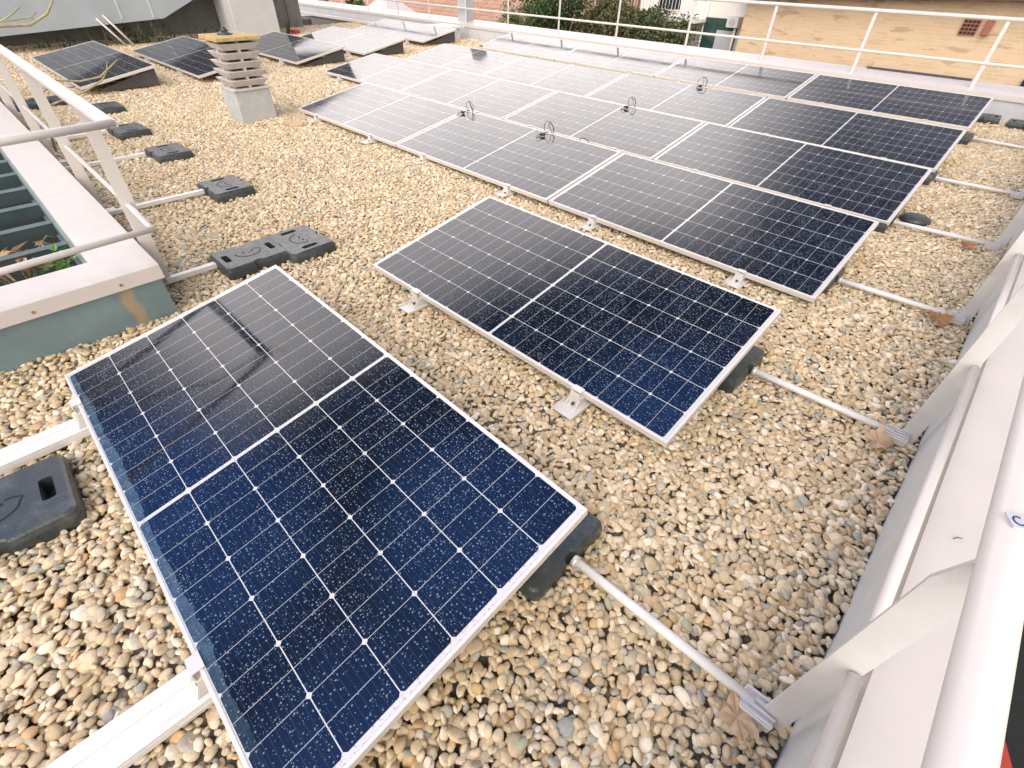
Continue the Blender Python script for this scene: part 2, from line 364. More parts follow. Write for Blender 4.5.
# ------------------------------------------------------------------ mesh helpers
class MB:
    def __init__(s): s.v, s.f, s.mi, s.sm = [], [], [], []
    def add(s, vs, fs, M=None, mi=0, smooth=False):
        o = len(s.v)
        for p in vs:
            p = Vector(p)
            if M is not None: p = M @ p
            s.v.append(tuple(p))
        for f in fs:
            s.f.append(tuple(o + i for i in f)); s.mi.append(mi); s.sm.append(smooth)
        return s
    def box(s, x0, x1, y0, y1, z0, z1, M=None, mi=0, ch=0.0):
        if ch <= 0:
            vs = [(x, y, z) for z in (z0, z1) for y in (y0, y1) for x in (x0, x1)]
            fs = [(0, 2, 3, 1), (4, 5, 7, 6), (0, 1, 5, 4), (2, 6, 7, 3), (0, 4, 6, 2), (1, 3, 7, 5)]
            return s.add(vs, fs, M, mi)
        # chamfered box: hull of three inset boxes
        c = ch; vs = []
        for sx in (0, 1):
            for sy in (0, 1):
                for sz in (0, 1):
                    X_ = (x0, x1)[sx]; Y_ = (y0, y1)[sy]; Z_ = (z0, z1)[sz]
                    ix = c if sx == 0 else -c; iy = c if sy == 0 else -c; iz = c if sz == 0 else -c
                    vs += [(X_, Y_ + iy, Z_ + iz), (X_ + ix, Y_, Z_ + iz), (X_ + ix, Y_ + iy, Z_)]
        def id_(sx, sy, sz, k): return ((sx * 2 + sy) * 2 + sz) * 3 + k
        fs = []
        for k in (0, 1):
            q = [id_(k, 0, 0, 0), id_(k, 1, 0, 0), id_(k, 1, 1, 0), id_(k, 0, 1, 0)]; fs.append(q if k else q[::-1])
            q = [id_(0, k, 0, 1), id_(0, k, 1, 1), id_(1, k, 1, 1), id_(1, k, 0, 1)]; fs.append(q if k else q[::-1])
            q = [id_(0, 0, k, 2), id_(1, 0, k, 2), id_(1, 1, k, 2), id_(0, 1, k, 2)]; fs.append(q if k else q[::-1])
        for a in (0, 1):
            for b_ in (0, 1):
                fs.append([id_(a, b_, 0, 0), id_(a, b_, 0, 1), id_(a, b_, 1, 1), id_(a, b_, 1, 0)])
                fs.append([id_(a, 0, b_, 0), id_(a, 0, b_, 2), id_(a, 1, b_, 2), id_(a, 1, b_, 0)])
                fs.append([id_(0, a, b_, 1), id_(0, a, b_, 2), id_(1, a, b_, 2), id_(1, a, b_, 1)])
        for a in (0, 1):
            for b_ in (0, 1):
                for c_ in (0, 1): fs.append([id_(a, b_, c_, 0), id_(a, b_, c_, 1), id_(a, b_, c_, 2)])
        return s.add(vs, fs, M, mi)
    def tube(s, pts, r, n=12, caps=True, mi=0, smooth=True):
        pts = [Vector(p) for p in pts]; m = len(pts); o = len(s.v)
        rr = r if isinstance(r, (list, tuple)) else [r] * m
        up = None
        for i, p in enumerate(pts):
            d = (pts[min(i + 1, m - 1)] - pts[max(i - 1, 0)]).normalized()
            if up is None:
                up = Vector((0, 0, 1)) if abs(d.z) < 0.9 else Vector((1, 0, 0))
            a = d.cross(up).normalized(); b_ = a.cross(d).normalized(); up = b_
            for k in range(n):
                t = 2 * math.pi * k / n
                s.v.append(tuple(p + a * math.cos(t) * rr[i] + b_ * math.sin(t) * rr[i]))
        for i in range(m - 1):
            for k in range(n):
                k2 = (k + 1) % n
                s.f.append((o + i * n + k, o + i * n + k2, o + (i + 1) * n + k2, o + (i + 1) * n + k)); s.mi.append(mi); s.sm.append(smooth)
        if caps:
            s.f.append(tuple(o + k for k in range(n))[::-1]); s.mi.append(mi); s.sm.append(False)
            s.f.append(tuple(o + (m - 1) * n + k for k in range(n))); s.mi.append(mi); s.sm.append(False)
        return s
    def prism(s, poly, h0, h1, plane='xy', M=None, mi=0):
        n = len(poly)
        def P(a, b_, h): return {'xy': (a, b_, h), 'yz': (h, a, b_), 'xz': (a, h, b_)}[plane]
        vs = [P(a, b_, h0) for a, b_ in poly] + [P(a, b_, h1) for a, b_ in poly]
        fs = [tuple(range(n))[::-1], tuple(range(n, 2 * n))] + [(i, (i + 1) % n, n + (i + 1) % n, n + i) for i in range(n)]
        return s.add(vs, fs, M, mi)
    def build(s, name, mats, parent=None, loc=None, rot=None):
        me = bpy.data.meshes.new(name); me.from_pydata(s.v, [], s.f)
        if not isinstance(mats, (list, tuple)): mats = [mats]
        for q in mats: me.materials.append(MATS[q])
        me.polygons.foreach_set('material_index', s.mi); me.polygons.foreach_set('use_smooth', s.sm)
        import bmesh
        bm = bmesh.new(); bm.from_mesh(me); bmesh.ops.recalc_face_normals(bm, faces=bm.faces); bm.to_mesh(me); bm.free()
        me.update()
        o = bpy.data.objects.new(name, me); COL.objects.link(o)
        if parent is not None: o.parent = parent
        if loc: o.location = loc
        if rot: o.rotation_euler = rot
        return o
def tag(o, label=None, cat=None, group=None, kind=None):
    if label: o['label'] = label
    if cat: o['category'] = cat
    if group: o['group'] = group
    if kind: o['kind'] = kind
    return o
def empty(name, loc, rz=0.0, label=None, cat=None, group=None):
    o = bpy.data.objects.new(name, None); COL.objects.link(o); o.location = loc; o.rotation_euler = (0, 0, rz)
    o.empty_display_size = 0.1
    return tag(o, label, cat, group)
def bevel(o, w, seg=2):
    m = o.modifiers.new("bevel", 'BEVEL'); m.width = w; m.segments = seg; m.limit_method = 'ANGLE'; m.angle_limit = R(35)
    return o
def copy_tree(o, parent=None):
    c = o.copy(); COL.objects.link(c)
    if parent is not None: c.parent = parent
    for ch in list(o.children): copy_tree(ch, c)
    return c

# ------------------------------------------------------------------ setting: ground, roof
MB().box(-400, 400, -400, 400, -7.2, -7.0).build("ground", "street")["kind"] = "structure"
XL, XR, YB, YF = -15.9, 0.735, -3.2, 10.36
roof = MB()
roof.box(-2.62, XR + 0.02, YB - 2, YF + 0.1, -0.30, -0.014); roof.box(XL - 3, -2.62, 0.58, YF + 0.1, -0.30, -0.014)
roof.box(XL - 3, -10.0, YB - 2, 0.58, -0.30, -0.014); roof.box(-10.0, -2.62, YB - 2, -3.4, -0.30, -0.014)
tag(roof.build("roof", "gravel_bed"), kind="structure")
bw = MB(); bw.box(XL - 3, 0.86, YB - 2, YF + 0.55, -7.0, -0.301)
tag(bw.build("roof_building", "house_white"), "pale rendered building under the gravel roof", "building")

# ------------------------------------------------------------------ gravel: pebble instances
pcol = bpy.data.collections.new("pebble_kinds")
def pebble(i):
    g = random.Random(100 + i)
    import bmesh
    bm = bmesh.new(); bmesh.ops.create_icosphere(bm, subdivisions=2, radius=1.0)
    sx, sy, sz = 1.0, g.uniform(0.52, 0.88), g.uniform(0.30, 0.48)
    kk = [(Vector((g.gauss(0, 1), g.gauss(0, 1), g.gauss(0, 1))).normalized(), g.uniform(-0.16, 0.16), g.uniform(1.0, 2.4)) for _ in range(6)]
    flats = [(Vector((g.gauss(0, 1), g.gauss(0, 1), g.gauss(0, .5))).normalized(), g.uniform(0.72, 0.92)) for _ in range(3)]
    for v in bm.verts:
        p = v.co.copy(); f = 1.0
        for d, a, w in kk: f += a * math.sin(w * p.dot(d) + a * 9)
        p *= f
        for d, lim in flats:
            q = p.dot(d)
            if q > lim: p -= d * (q - lim) * 0.75
        v.co = Vector((p.x * sx, p.y * sy, p.z * sz))
    me = bpy.data.meshes.new("pebble"); bm.to_mesh(me); bm.free()
    me.materials.append(MATS["pebble_stone"])
    me.polygons.foreach_set('use_smooth', [True] * len(me.polygons))
    o = bpy.data.objects.new("pebble_kind_%02d" % i, me); pcol.objects.link(o)
for i in range(12): pebble(i)

rs = np.random.RandomState(3)
def grid(x0, x1, y0, y1, sp, jit=0.46):
    xs = np.arange(x0, x1, sp); ys = np.arange(y0, y1, sp * 0.9)
    gx, gy = np.meshgrid(xs, ys); gx = gx + (np.arange(len(ys)) % 2)[:, None] * sp / 2
    p = np.stack([gx.ravel(), gy.ravel()], 1)
    return p + rs.uniform(-jit, jit, p.shape) * sp
G1 = grid(XL, XR, YB, YF, 0.0245)
G2 = grid(XL, XR, YB, YF, 0.031)
G3 = grid(XL, XR, YB, YF, 0.22)
P = np.concatenate([G1, G2, G3])
lay = np.concatenate([np.zeros(len(G1)), np.ones(len(G2)), np.full(len(G3), 2)])
keep = (P[:, 0] > XL) & (P[:, 0] < XR + 0.005) & (P[:, 1] < YF - 0.01)
keep &= ~((P[:, 0] < -2.66) & (P[:, 1] < 0.58))            # under the skylight
dcam = np.hypot(P[:, 0] - 0.42, P[:, 1] - 0.25)
keep &= ~((lay == 1) & (dcam > 9) & (rs.rand(len(P)) < 0.5))
keep &= ~((P[:, 1] < -1.4) & (P[:, 0] > -2.6))
P, lay, dcam = P[keep], lay[keep], dcam[keep]
N = len(P)
half = np.where(lay == 0, rs.uniform(0.0125, 0.0215, N), rs.uniform(0.010, 0.0215, N))
half = np.where(rs.rand(N) < 0.08, half * 1.35, half)
half = np.where(lay == 2, rs.uniform(0.022, 0.031, N), half)
half *= 0.94; half *= 1.0 + 0.24 * np.clip((dcam - 5) / 6, 0, 1)
# gentle heaps so the surface is not dead flat
und = 0.006 * np.sin(P[:, 0] * 3.1 + 1.3 * np.sin(P[:, 1] * 2.2)) + 0.005 * np.sin(P[:, 1] * 4.3 + P[:, 0] * 1.7)
z = np.where(lay == 0, rs.uniform(-0.014, -0.002, N), rs.uniform(-0.001, 0.010, N)) + und
z = np.where(lay == 2, 0.004 + und, z)
rot = np.stack([rs.normal(0, 0.38, N), rs.normal(0, 0.38, N), rs.uniform(0, 6.283, N)], 1)
scl = np.stack([half, half * rs.uniform(0.85, 1.1, N), half * rs.uniform(0.8, 1.15, N)], 1)
me = bpy.data.meshes.new("gravel"); me.vertices.add(N)
me.vertices.foreach_set('co', np.concatenate([P, z[:, None]], 1).astype(np.float32).ravel())
for nm, arr in (("rot", rot), ("scl", scl)):
    a = me.attributes.new(nm, 'FLOAT_VECTOR', 'POINT'); a.data.foreach_set('vector', arr.astype(np.float32).ravel())
a = me.attributes.new("idx", 'INT', 'POINT'); a.data.foreach_set('value', rs.randint(0, 12, N).astype(np.int32))
gravel = bpy.data.objects.new("gravel", me); COL.objects.link(gravel)
tag(gravel, "tan rounded river pebbles covering the flat roof", "gravel", kind="stuff")
ng = bpy.data.node_groups.new("scatter_pebbles", 'GeometryNodeTree')
ng.interface.new_socket("Geometry", in_out='INPUT', socket_type='NodeSocketGeometry')
ng.interface.new_socket("Geometry", in_out='OUTPUT', socket_type='NodeSocketGeometry')
gi = ng.nodes.new("NodeGroupInput"); go = ng.nodes.new("NodeGroupOutput")
m2p = ng.nodes.new("GeometryNodeMeshToPoints")
iop = ng.nodes.new("GeometryNodeInstanceOnPoints"); iop.inputs['Pick Instance'].default_value = True
ci = ng.nodes.new("GeometryNodeCollectionInfo"); ci.inputs[0].default_value = pcol
ci.inputs['Separate Children'].default_value = True; ci.inputs['Reset Children'].default_value = True
def named(n, ty):
    q = ng.nodes.new("GeometryNodeInputNamedAttribute"); q.data_type = ty; q.inputs[0].default_value = n
    return [o for o in q.outputs if o.enabled][0]
L_ = ng.links.new
L_(gi.outputs[0], m2p.inputs[0]); L_(m2p.outputs[0], iop.inputs['Points']); L_(ci.outputs[0], iop.inputs['Instance'])
L_(named("idx", 'INT'), iop.inputs['Instance Index'])
L_(named("rot", 'FLOAT_VECTOR'), iop.inputs['Rotation']); L_(named("scl", 'FLOAT_VECTOR'), iop.inputs['Scale'])
L_(iop.outputs[0], go.inputs[0])
md = gravel.modifiers.new("scatter", 'NODES'); md.node_group = ng

# ------------------------------------------------------------------ solar panels
PL, PW = 2.118, 1.038
GAP = 0.02
TILT = 0.1709
def panel_meshes(L, sx):
    """returns (cell sheet, frame) mesh objects, flat, x centred, y from 0 (low edge) to PW"""
    lp = 0.011
    fr = MB()
    h = 0.035
    fr.box(-L/2, L/2, 0, lp, -h, 0); fr.box(-L/2, L/2, PW - lp, PW, -h, 0)
    fr.box(-L/2, -L/2 + lp, lp, PW - lp, -h, 0); fr.box(L/2 - lp, L/2, lp, PW - lp, -h, 0)
    cs = MB()
    a = PL / 2 - lp
    cs.add([(-a, lp, -.0025), (a, lp, -.0025), (a, PW - lp, -.0025), (-a, PW - lp, -.0025)], [(0, 1, 2, 3)], mi=0)
    cs.add([(-a, lp, -.007), (a, lp, -.007), (a, PW - lp, -.007), (-a, PW - lp, -.007)], [(3, 2, 1, 0)], mi=1)
    return cs, fr
def bracket_mesh(h):
    """low-edge foot: plate on the gravel, folded upright, hook over the frame"""
    b = MB(); T = 0.004
    b.box(-0.055, 0.055, -0.105, 0.05, 0.016, 0.016 + T)
    b.box(-0.055, -0.049, -0.105, 0.05, 0.016 + T, 0.030); b.box(0.049, 0.055, -0.105, 0.05, 0.016 + T, 0.030)
    for x in (-0.030, 0.026):
        b.prism([(-0.055, 0.02), (0.045, 0.02), (0.040, h - 0.004), (-0.020, h - 0.004)], x, x + T, 'yz')
    b.box(-0.026, 0.026, -0.022, -0.018, 0.02, h + 0.030)
    b.box(-0.030, 0.030, -0.022, 0.040, h - 0.004, h - 0.0005)
    b.box(-0.026, 0.026, -0.018, 0.016, h + 0.0375, h + 0.041)
    return b
def bolt_mesh(h):
    b = MB()
    b.tube([(0, -0.034, h * 0.5), (0, -0.021, h * 0.5)], 0.008, 8)
    return b
def build_panel(h, L=PL, foot=(-0.60, 0.60), wet=False):
    root = empty("solar_panel", (0, 0, 0))
    cs, fr = panel_meshes(L, 1)
    c = cs.build("cell_sheet", ["solar_cells_wet" if wet else "solar_cells", "white_paint"], root, (0, 0, h), (TILT, 0, 0))
    c.scale = ((L - 0.022) / (PL - 0.022), 1, 1)
    f = fr.build("frame", "anodised_frame", root, (0, 0, h), (TILT, 0, 0)); bevel(f, 0.0015, 1)
    hb = h - 0.035
    hr = h + PW * math.sin(TILT) - 0.040
    for x in foot:
        b = bracket_mesh(hb).build("mounting_bracket", "aluminium", root, (x, 0, 0))
        bolt_mesh(hb).build("bolt", "dark_bolt", b)
        s = MB(); y = PW * math.cos(TILT) - 0.05
        s.box(-0.03, 0.03, y, y + 0.004, 0.02, hr - 0.004); s.box(-0.03, -0.026, y - 0.03, y, 0.02, hr - 0.012); s.box(0.026, 0.03, y - 0.03, y, 0.02, hr - 0.012)
        s.box(-0.05, 0.05, y - 0.05, y + 0.05, 0.014, 0.018)
        s.box(-0.026, 0.026, y + 0.004, y + 0.058, hr + 0.000, hr + 0.004)
        s.build("rear_support", "aluminium", root, (x, 0, 0))
        r_ = MB(); r_.box(-0.02, 0.02, 0.055, y - 0.055, 0.004, 0.026); r_.build("base_rail", "aluminium", root, (x, 0, 0))
    return root

H0 = 0.15
rows = {1: (0.0, 0.0, 0.0, -0.0143), 2: (1.6396, -0.0216, -0.046, 0.0034), 3: (3.3085, -0.0019, -0.066, -0.0014),
        4: (4.9022, 0.0059, -0.0585, 0.0012), 5: (6.5884, -0.0164, -0.028, 0.006), 6: (8.4251, -0.0545, 0.040, 0.0)}
counts = {1: 1, 2: 1, 3: 3, 4: 4, 5: 4, 6: 4}
ordn = {0: "right end", 1: "second place from the right", 2: "third place from the right", 3: "left end"}
rowname = {3: "front row", 4: "second row of the array", 5: "third row of the array", 6: "rearmost row of the array"}
look = {3: "nearest the empty gravel strip", 4: "just behind the front row", 5: "between the second and rearmost rows", 6: "beside the rear parapet"}
for r, (y, xr, dz, yaw) in rows.items():
    proto = None
    for k in range(counts[r]):
        foot = (-0.82, 0.57) if r == 1 else (-0.60, 0.60)
        if proto is None: p = proto = build_panel(H0 + dz, PL, foot, r == 1)
        else: p = copy_tree(proto)
        d = k * (PL + GAP) + PL / 2
        p.location = (xr - d * math.cos(yaw), y - d * math.sin(yaw), 0); p.rotation_euler = (0, 0, yaw)
        if r == 1: lab = "largest nearest solar panel, deep blue with raindrops, in the foreground"
        elif r == 2: lab = "single dark blue raindropped solar panel standing alone behind the nearest one"
        elif r == 3: lab = {0: "dark solar panel at the right end of the array's front row",
                            1: "greyish middle solar panel of the three in the front row",
                            2: "pale glaring solar panel at the left end of the front row"}[k]
        else: lab = "solar panel at the %s in the %s" % (ordn[k], rowname[r])
        tag(p, lab, "solar panel", "solar panels on tilted aluminium mounts")
far = [(1.58, -9.28, -12.72, 0.12, "leftmost distant solar panel, dark, with bare twigs before it"),
       (3.13, -9.25, -12.70, 0.105, "distant dark solar panel standing left of the louvred chimney"),
       (4.88, -9.49, -12.40, 0.11, "distant solar panel half dark half pale behind the louvred chimney"),
       (6.42, -9.72, -12.60, 0.11, "distant pale blue solar panel behind the gap right of the chimney"),
       (8.44, -10.42, -13.35, 0.12, "small farthest solar panel by the left part of the rear railing")]
for (y, x1, x0, h, lab) in far:
    p = build_panel(h, x1 - x0, (-0.85, 0.85)); p.location = ((x1 + x0) / 2, y, 0)
    b = MB(); yb = PW * math.cos(TILT) - 0.02; hh = h + PW * math.sin(TILT) - 0.045; Lh = (x1 - x0) / 2 - 0.05
    b.box(-Lh, Lh, yb, yb + 0.003, 0.05, hh)
    for q in (-Lh, Lh - 0.003): b.prism([(0.25, 0.04), (yb, 0.04), (yb, hh), (0.25, 0.06)], q, q + 0.003, 'yz')
    b.build("dark_under_plates", "hood_under", p)  # thin dark plates closing the rear and sides below the panel
    tag(p, lab, "solar panel", "separate solar panels at the far end")

# cable loops standing at the panel edges
def cable(pts, rad=0.004):
    b = MB(); b.tube(pts, rad, 6); return b
loops = [(-3.02, 3.295 + 1.03, 0.235, "black cable loop on the far edge of the front row, nearest one", 1.0),
         (-3.10, 4.90 + 1.03, 0.25, "black cable loop on the far edge of the second row", 0.9),
         (-3.08, 6.588 + 1.03, 0.285, "small black cable loop on the third row, farthest one", 0.95),
         (-4.22, 3.305 + 1.03, 0.235, "faint black cable loop at the left of the front row", 1.0)]
for i, (x, y, zz, lab, s) in enumerate(loops):
    e = empty("cable_loop", (x, y, zz), rnd.uniform(-0.3, 0.5), lab, "cable", "cable loops between the panel rows")
    pts = []
    for k in range(34):
        t = k / 33 * 2 * math.pi * 1.45 - 1.3
        rr = 0.062 * s * (1 + 0.10 * math.sin(k * .7 + i))
        pts.append((rr * math.cos(t), 0.012 * math.sin(k * 0.35), 0.062 * s + rr * math.sin(t)))
    cable([(-0.03, 0.05, -0.06)] + pts + [(0.03, 0.05, -0.05)], 0.0026).build("cable", "cable_black", e)
    lp_ = [(0.0, 0.0), (-0.03, -0.06), (-0.045, -0.12), (0.0, -0.17), (0.045, -0.14), (0.03, -0.09), (-0.01, -0.10)]
    tl = MB(); tl.tube([(a_, b_, 0.031 + 0.172 * b_) for a_, b_ in lp_], 0.0030, 6)
    tl.build("lead", "cable_black", e)
    pb = MB(); pb.tube([(-0.02, -0.10, 0.022), (0.025, -0.088, 0.025)], 0.011, 8); pb.build("plug", "cable_black", e)
e = cable([(-2.69, 4.40, 0.20), (-2.66, 4.385, 0.262), (-2.61, 4.38, 0.278), (-2.56, 4.385, 0.258), (-2.54, 4.40, 0.20)], 0.004).build("cable_arc", "cable_black")
tag(e, "short low arc of black cable beside the nearest cable loop", "cable")

# ------------------------------------------------------------------ ballast blocks (long axis = local x)
def rr_poly(x0, x1, y0, y1, r, n=4):
    out = []
    for cx, cy, a in ((x1 - r, y0 + r, -90), (x1 - r, y1 - r, 0), (x0 + r, y1 - r, 90), (x0 + r, y0 + r, 180)):
        for k in range(n + 1):
            t = R(a + 90 * k / n); out.append((cx + r * math.cos(t), cy + r * math.sin(t)))
    return out
def ballast_mesh():
    """rubber ballast: tapered slab with rounded corners, two hand slots, scalloped long sides"""
    A, B, H = 0.235, 0.185, 0.085
    import bmesh
    bm = bmesh.new()
    # outline with two scallops in the middle of each long side
    def outline(A, B):
        pts = []
        base = rr_poly(-A, A, -B, B, 0.03)
        seg = []
        for i, p in enumerate(base):
            seg.append(p)
        # insert scallops on the bottom and top edge
        out = []
        n = len(seg)
        for i, p in enumerate(seg):
            out.append(p); q = seg[(i + 1) % n]
            if abs(p[1] - q[1]) < 1e-6 and abs(p[0] - q[0]) > 0.1:
                s = 1 if p[1] > 0 else -1; d = 1 if q[0] > p[0] else -1
                for k in range(7):
                    t = math.pi * k / 6
                    out.append((-d * 0.035 * math.cos(t), p[1] - s * 0.022 * math.sin(t)))
        return out
    o1 = outline(A, B); o2 = outline(A - 0.006, B - 0.006); o3 = outline(A - 0.016, B - 0.016)
    rings = []
    for ol, z in ((o1, 0.0), (o1, 0.055), (o2, H - 0.006), (o3, H)):
        rings.append([bm.verts.new((x, y, z)) for x, y in ol])
    n = len(o1)
    for a, b in zip(rings[:-1], rings[1:]):
        for i in range(n): bm.faces.new((a[i], a[(i + 1) % n], b[(i + 1) % n], b[i]))
    bm.faces.new(rings[0][::-1])
    slots = []
    for sx in (-1, 1):
        cx = sx * 0.165
        slots.append(rr_poly(cx - 0.022, cx + 0.022, -0.062, 0.062, 0.012, 3))
    # top face with holes
    es = []
    for i in range(n): es.append(bm.edges.get((rings[-1][i], rings[-1][(i + 1) % n])))
    for s in slots:
        vt = [bm.verts.new((x, y, H)) for x, y in s]; vb = [bm.verts.new((x * 1.0, y, 0.02)) for x, y in s]
        m = len(s)
        for i in range(m):
            es.append(bm.edges.new((vt[i], vt[(i + 1) % m])))
            bm.faces.new((vt[(i + 1) % m], vt[i], vb[i], vb[(i + 1) % m]))
        bm.faces.new(vb)
    bmesh.ops.triangle_fill(bm, use_beauty=True, edges=es)
    bmesh.ops.recalc_face_normals(bm, faces=bm.faces)
    # scatter interior bevels through the outline ring only
    me = bpy.data.meshes.new("ballast_block"); bm.to_mesh(me); bm.free()
    me.materials.append(MATS["rubber"])
    return me
BAL = ballast_mesh()
def emblem_mesh():
    """moulded smiling face: two eyes, a nose and a wide smile with curled ends"""
    b = MB(); H = 0.0855
    for (x, y, r) in ((-0.030, 0.020, 0.010), (0.030, 0.020, 0.010), (0.0, 0.004, 0.006)):
        b.prism([(x + r * math.cos(t * math.pi / 6), y + r * 0.8 * math.sin(t * math.pi / 6)) for t in range(12)], H, H + 0.0012)
    def strip(pts, w):
        n = len(pts); poly = []
        for sgn in (1, -1):
            rng_ = range(n) if sgn == 1 else range(n - 1, -1, -1)
            for i in rng_:
                a = Vector(pts[max(0, i - 1)]); c = Vector(pts[min(n - 1, i + 1)]); d = (c - a).normalized()
                poly.append((pts[i][0] - d.y * w * sgn, pts[i][1] + d.x * w * sgn))
        vs = [(x, y, H) for x, y in poly] + [(x, y, H + 0.0012) for x, y in poly]
        m = len(poly)
        for i in range(n - 1):
            q = [i, i + 1, m - 2 - i, m - 1 - i]
            b.add([vs[m + j] for j in q], [(0, 1, 2, 3)])
    strip([(0.085 * math.cos(t), -0.002 + 0.062 * math.sin(t)) for t in [math.pi * (1 + k / 14) for k in range(15)]], 0.0032)
    strip([(-0.085, -0.002), (-0.096, 0.014), (-0.078, 0.022)], 0.0030)
    strip([(0.085, -0.002), (0.096, 0.018), (0.070, 0.034), (0.045, 0.036)], 0.0030)
    return b
EMB = None
def ballast(x, y, rz, lab, z=0.0, group="black rubber ballast blocks", pit=0.0, size=0.88):
    global EMB
    o = bpy.data.objects.new("ballast_block", BAL); COL.objects.link(o); o.location = (x, y, z); o.rotation_euler = (pit, 0, rz); o.scale = (size, size, 0.88)
    tag(o, lab, "ballast block", group)
    if EMB is None:
        e = emblem_mesh().build("smiling_face_emblem", "rubber_recess", o); EMB = e
    else:
        e = EMB.copy(); COL.objects.link(e); e.parent = o
    return o
HP = math.pi / 2
ballast(-1.55, -0.335, HP - 0.05, "black ballast block at the left edge, beside the wide rail, nearest one", size=1.0)
ballast(-2.90, 1.165, HP, "grey ballast block with a moulded face, touching the nearest panel's top corner")
ballast(-2.86, 1.50, 0.04, "grey ballast block laid crosswise against the one at the nearest panel's corner")
ballast(-4.29, 1.56, 0.03, "lone ballast block on open gravel, second along the skylight stays")
ballast(-5.66, 1.54, 0.02, "ballast block at the end of the third stay from the skylight, left of open gravel")
ballast(-6.80, 1.49, 0.05, "flat ballast block midway between the skylight railing and the chimney")
ballast(-8.15, 1.60, 0.0, "farther pale topped ballast block behind the skylight railing corner")
ballast(-9.05, 1.17, HP, "small dark ballast block seen between the skylight railing posts, right one")
ballast(-8.97, 0.86, HP, "small dark ballast block seen between the skylight railing posts, left one")
stay_y = {1: (1.003, 1.03), 2: (2.432, 2.47), 3: (3.737, 3.79), 4: (5.074, 5.17), 5: (6.593, 6.67), 6: (8.645, 8.66)}
desc = {1: "under the right corner of the nearest panel", 2: "under the right edge of the lone second panel", 3: "under the right end of the array's front row",
        4: "under the right end of the array's second row", 5: "under the right end of the array's third row", 6: "under the right end of the rearmost row"}
for r in range(1, 7):
    y = stay_y[r][0]
    ballast(-0.135 if r == 1 else -0.145, y - 0.01, HP, "black ballast block " + desc[r], group="ballast blocks under the panel ends", size=0.80)
ballast(-0.10, 10.12, 0.05, "left one of two black ballast blocks at the foot of the rear parapet")
ballast(0.40, 10.02, 0.0, "right one of two black ballast blocks at the foot of the rear parapet")

# ------------------------------------------------------------------ rails and stays
def rail_profile(x, y0, y1, w=0.065, yaw=0.0):
    b = MB()
    b.box(-w, w, y0, y1, 0.012, 0.040, ch=0.003)
    b.box(-w * 0.35, -w * 0.22, y0, y1, 0.0405, 0.046); b.box(w * 0.80, w, y0, y1, 0.0405, 0.052)
    o = b.build("mounting_rail", "bar_white", None, (x, 0, 0), (0, 0, yaw)); return o
tag(rail_profile(-1.885, -1.6, 0.03), "wide white mounting rail left of the nearest panel, above the ballast block", "rail", "wide mounting rails under the nearest panel")
tag(rail_profile(-0.50, -1.5, 0.03, yaw=-0.04), "wide white mounting rail at the bottom edge of the photo", "rail", "wide mounting rails under the nearest panel")
for r in range(1, 7):
    y0, y1 = stay_y[r]
    e = empty("stay_bar", (0, y0, 0), 0, "white stay bar to the right parapet, starting " + desc[r].replace("lone second", "second").replace("of the array's", "of the").replace("the array's", "the"), "stay bar", "stay bars to the right parapet")
    b = MB(); b.tube([(0.03, 0.0, 0.048), (0.63, y1 - y0, 0.040)], 0.0155, 12); b.build("bar", "bar_white", e)
    b = MB()
    M = Matrix.Translation((0.655, y1 - y0, 0.0)) @ Matrix.Rotation(math.atan2(y1 - y0, 0.6), 4, 'Z')
    b.box(-0.055, 0.035, -0.036, 0.036, 0.012, 0.044, M, ch=0.002)
    for k in range(4): b.box(-0.055, 0.035, -0.034 + k * 0.019, -0.026 + k * 0.019, 0.0445, 0.052, M)
    b.build("end_clamp", "zinc", e)
    MB().tube([(0.012, 0, 0.048), (0.03, 0, 0.048)], 0.021, 10).build("end_bolt", "zinc", e)
for k, (x, ya, yb, lab) in enumerate([(-2.955, 0.66, 1.00, "nearest"), (-4.36, 0.68, 1.40, "second"), (-5.78, 0.69, 1.36, "third"), (-6.95, 0.69, 1.30, "fourth")]):
    b = MB(); b.box(x - 0.02, x + 0.02, ya, yb, 0.020, 0.052, ch=0.003)
    tag(b.build("stay_bar", "bar_white"), "%s white stay bar from the skylight railing foot to a ballast block" % lab, "stay bar", "stay bars to the skylight railing")

# ------------------------------------------------------------------ right parapet with its railing
pp = empty("parapet_wall", (0.82, 3, 0), 0, "low light grey parapet with wide pinkish white coping along the right edge", "parapet")
b = MB(); b.box(-0.079, 0.06, -9.0, 7.95, -0.30, 0.36); b.build("flashing", "flashing_grey", pp)
b = MB()
b.prism([(-0.088, 0.33), (-0.088, 0.405), (-0.080, 0.42), (0.09, 0.415), (0.09, 0.28), (0.07, 0.28), (0.065, 0.363), (-0.081, 0.363), (-0.083, 0.33)], -9.0, 7.9, 'xz')
b.build("coping", "coping_metal", pp)
rl = empty("railing", (0.69, 3, 0), 0, "white tubular railing on flat posts along the right parapet, close to the camera", "railing")
XT = 0.702
tr = MB(); tr.tube([(XT - 0.69, -6.0, 0.905), (XT - 0.69, 7.4, 0.905)], 0.0295, 28); tr.build("top_rail", "white_paint", rl)
lr = MB()
posts_r = [1.035, 2.50, 3.83, 5.20, 6.70, 8.68]
ys_ = [-2.6] + posts_r + [10.3]
for a, c in zip(ys_[:-1], ys_[1:]): lr.tube([(0.020, a - 3 + 0.012, 0.440), (0.020, c - 3 - 0.012, 0.440)], 0.0145, 16)
lr.build("lower_rail", "white_paint", rl)
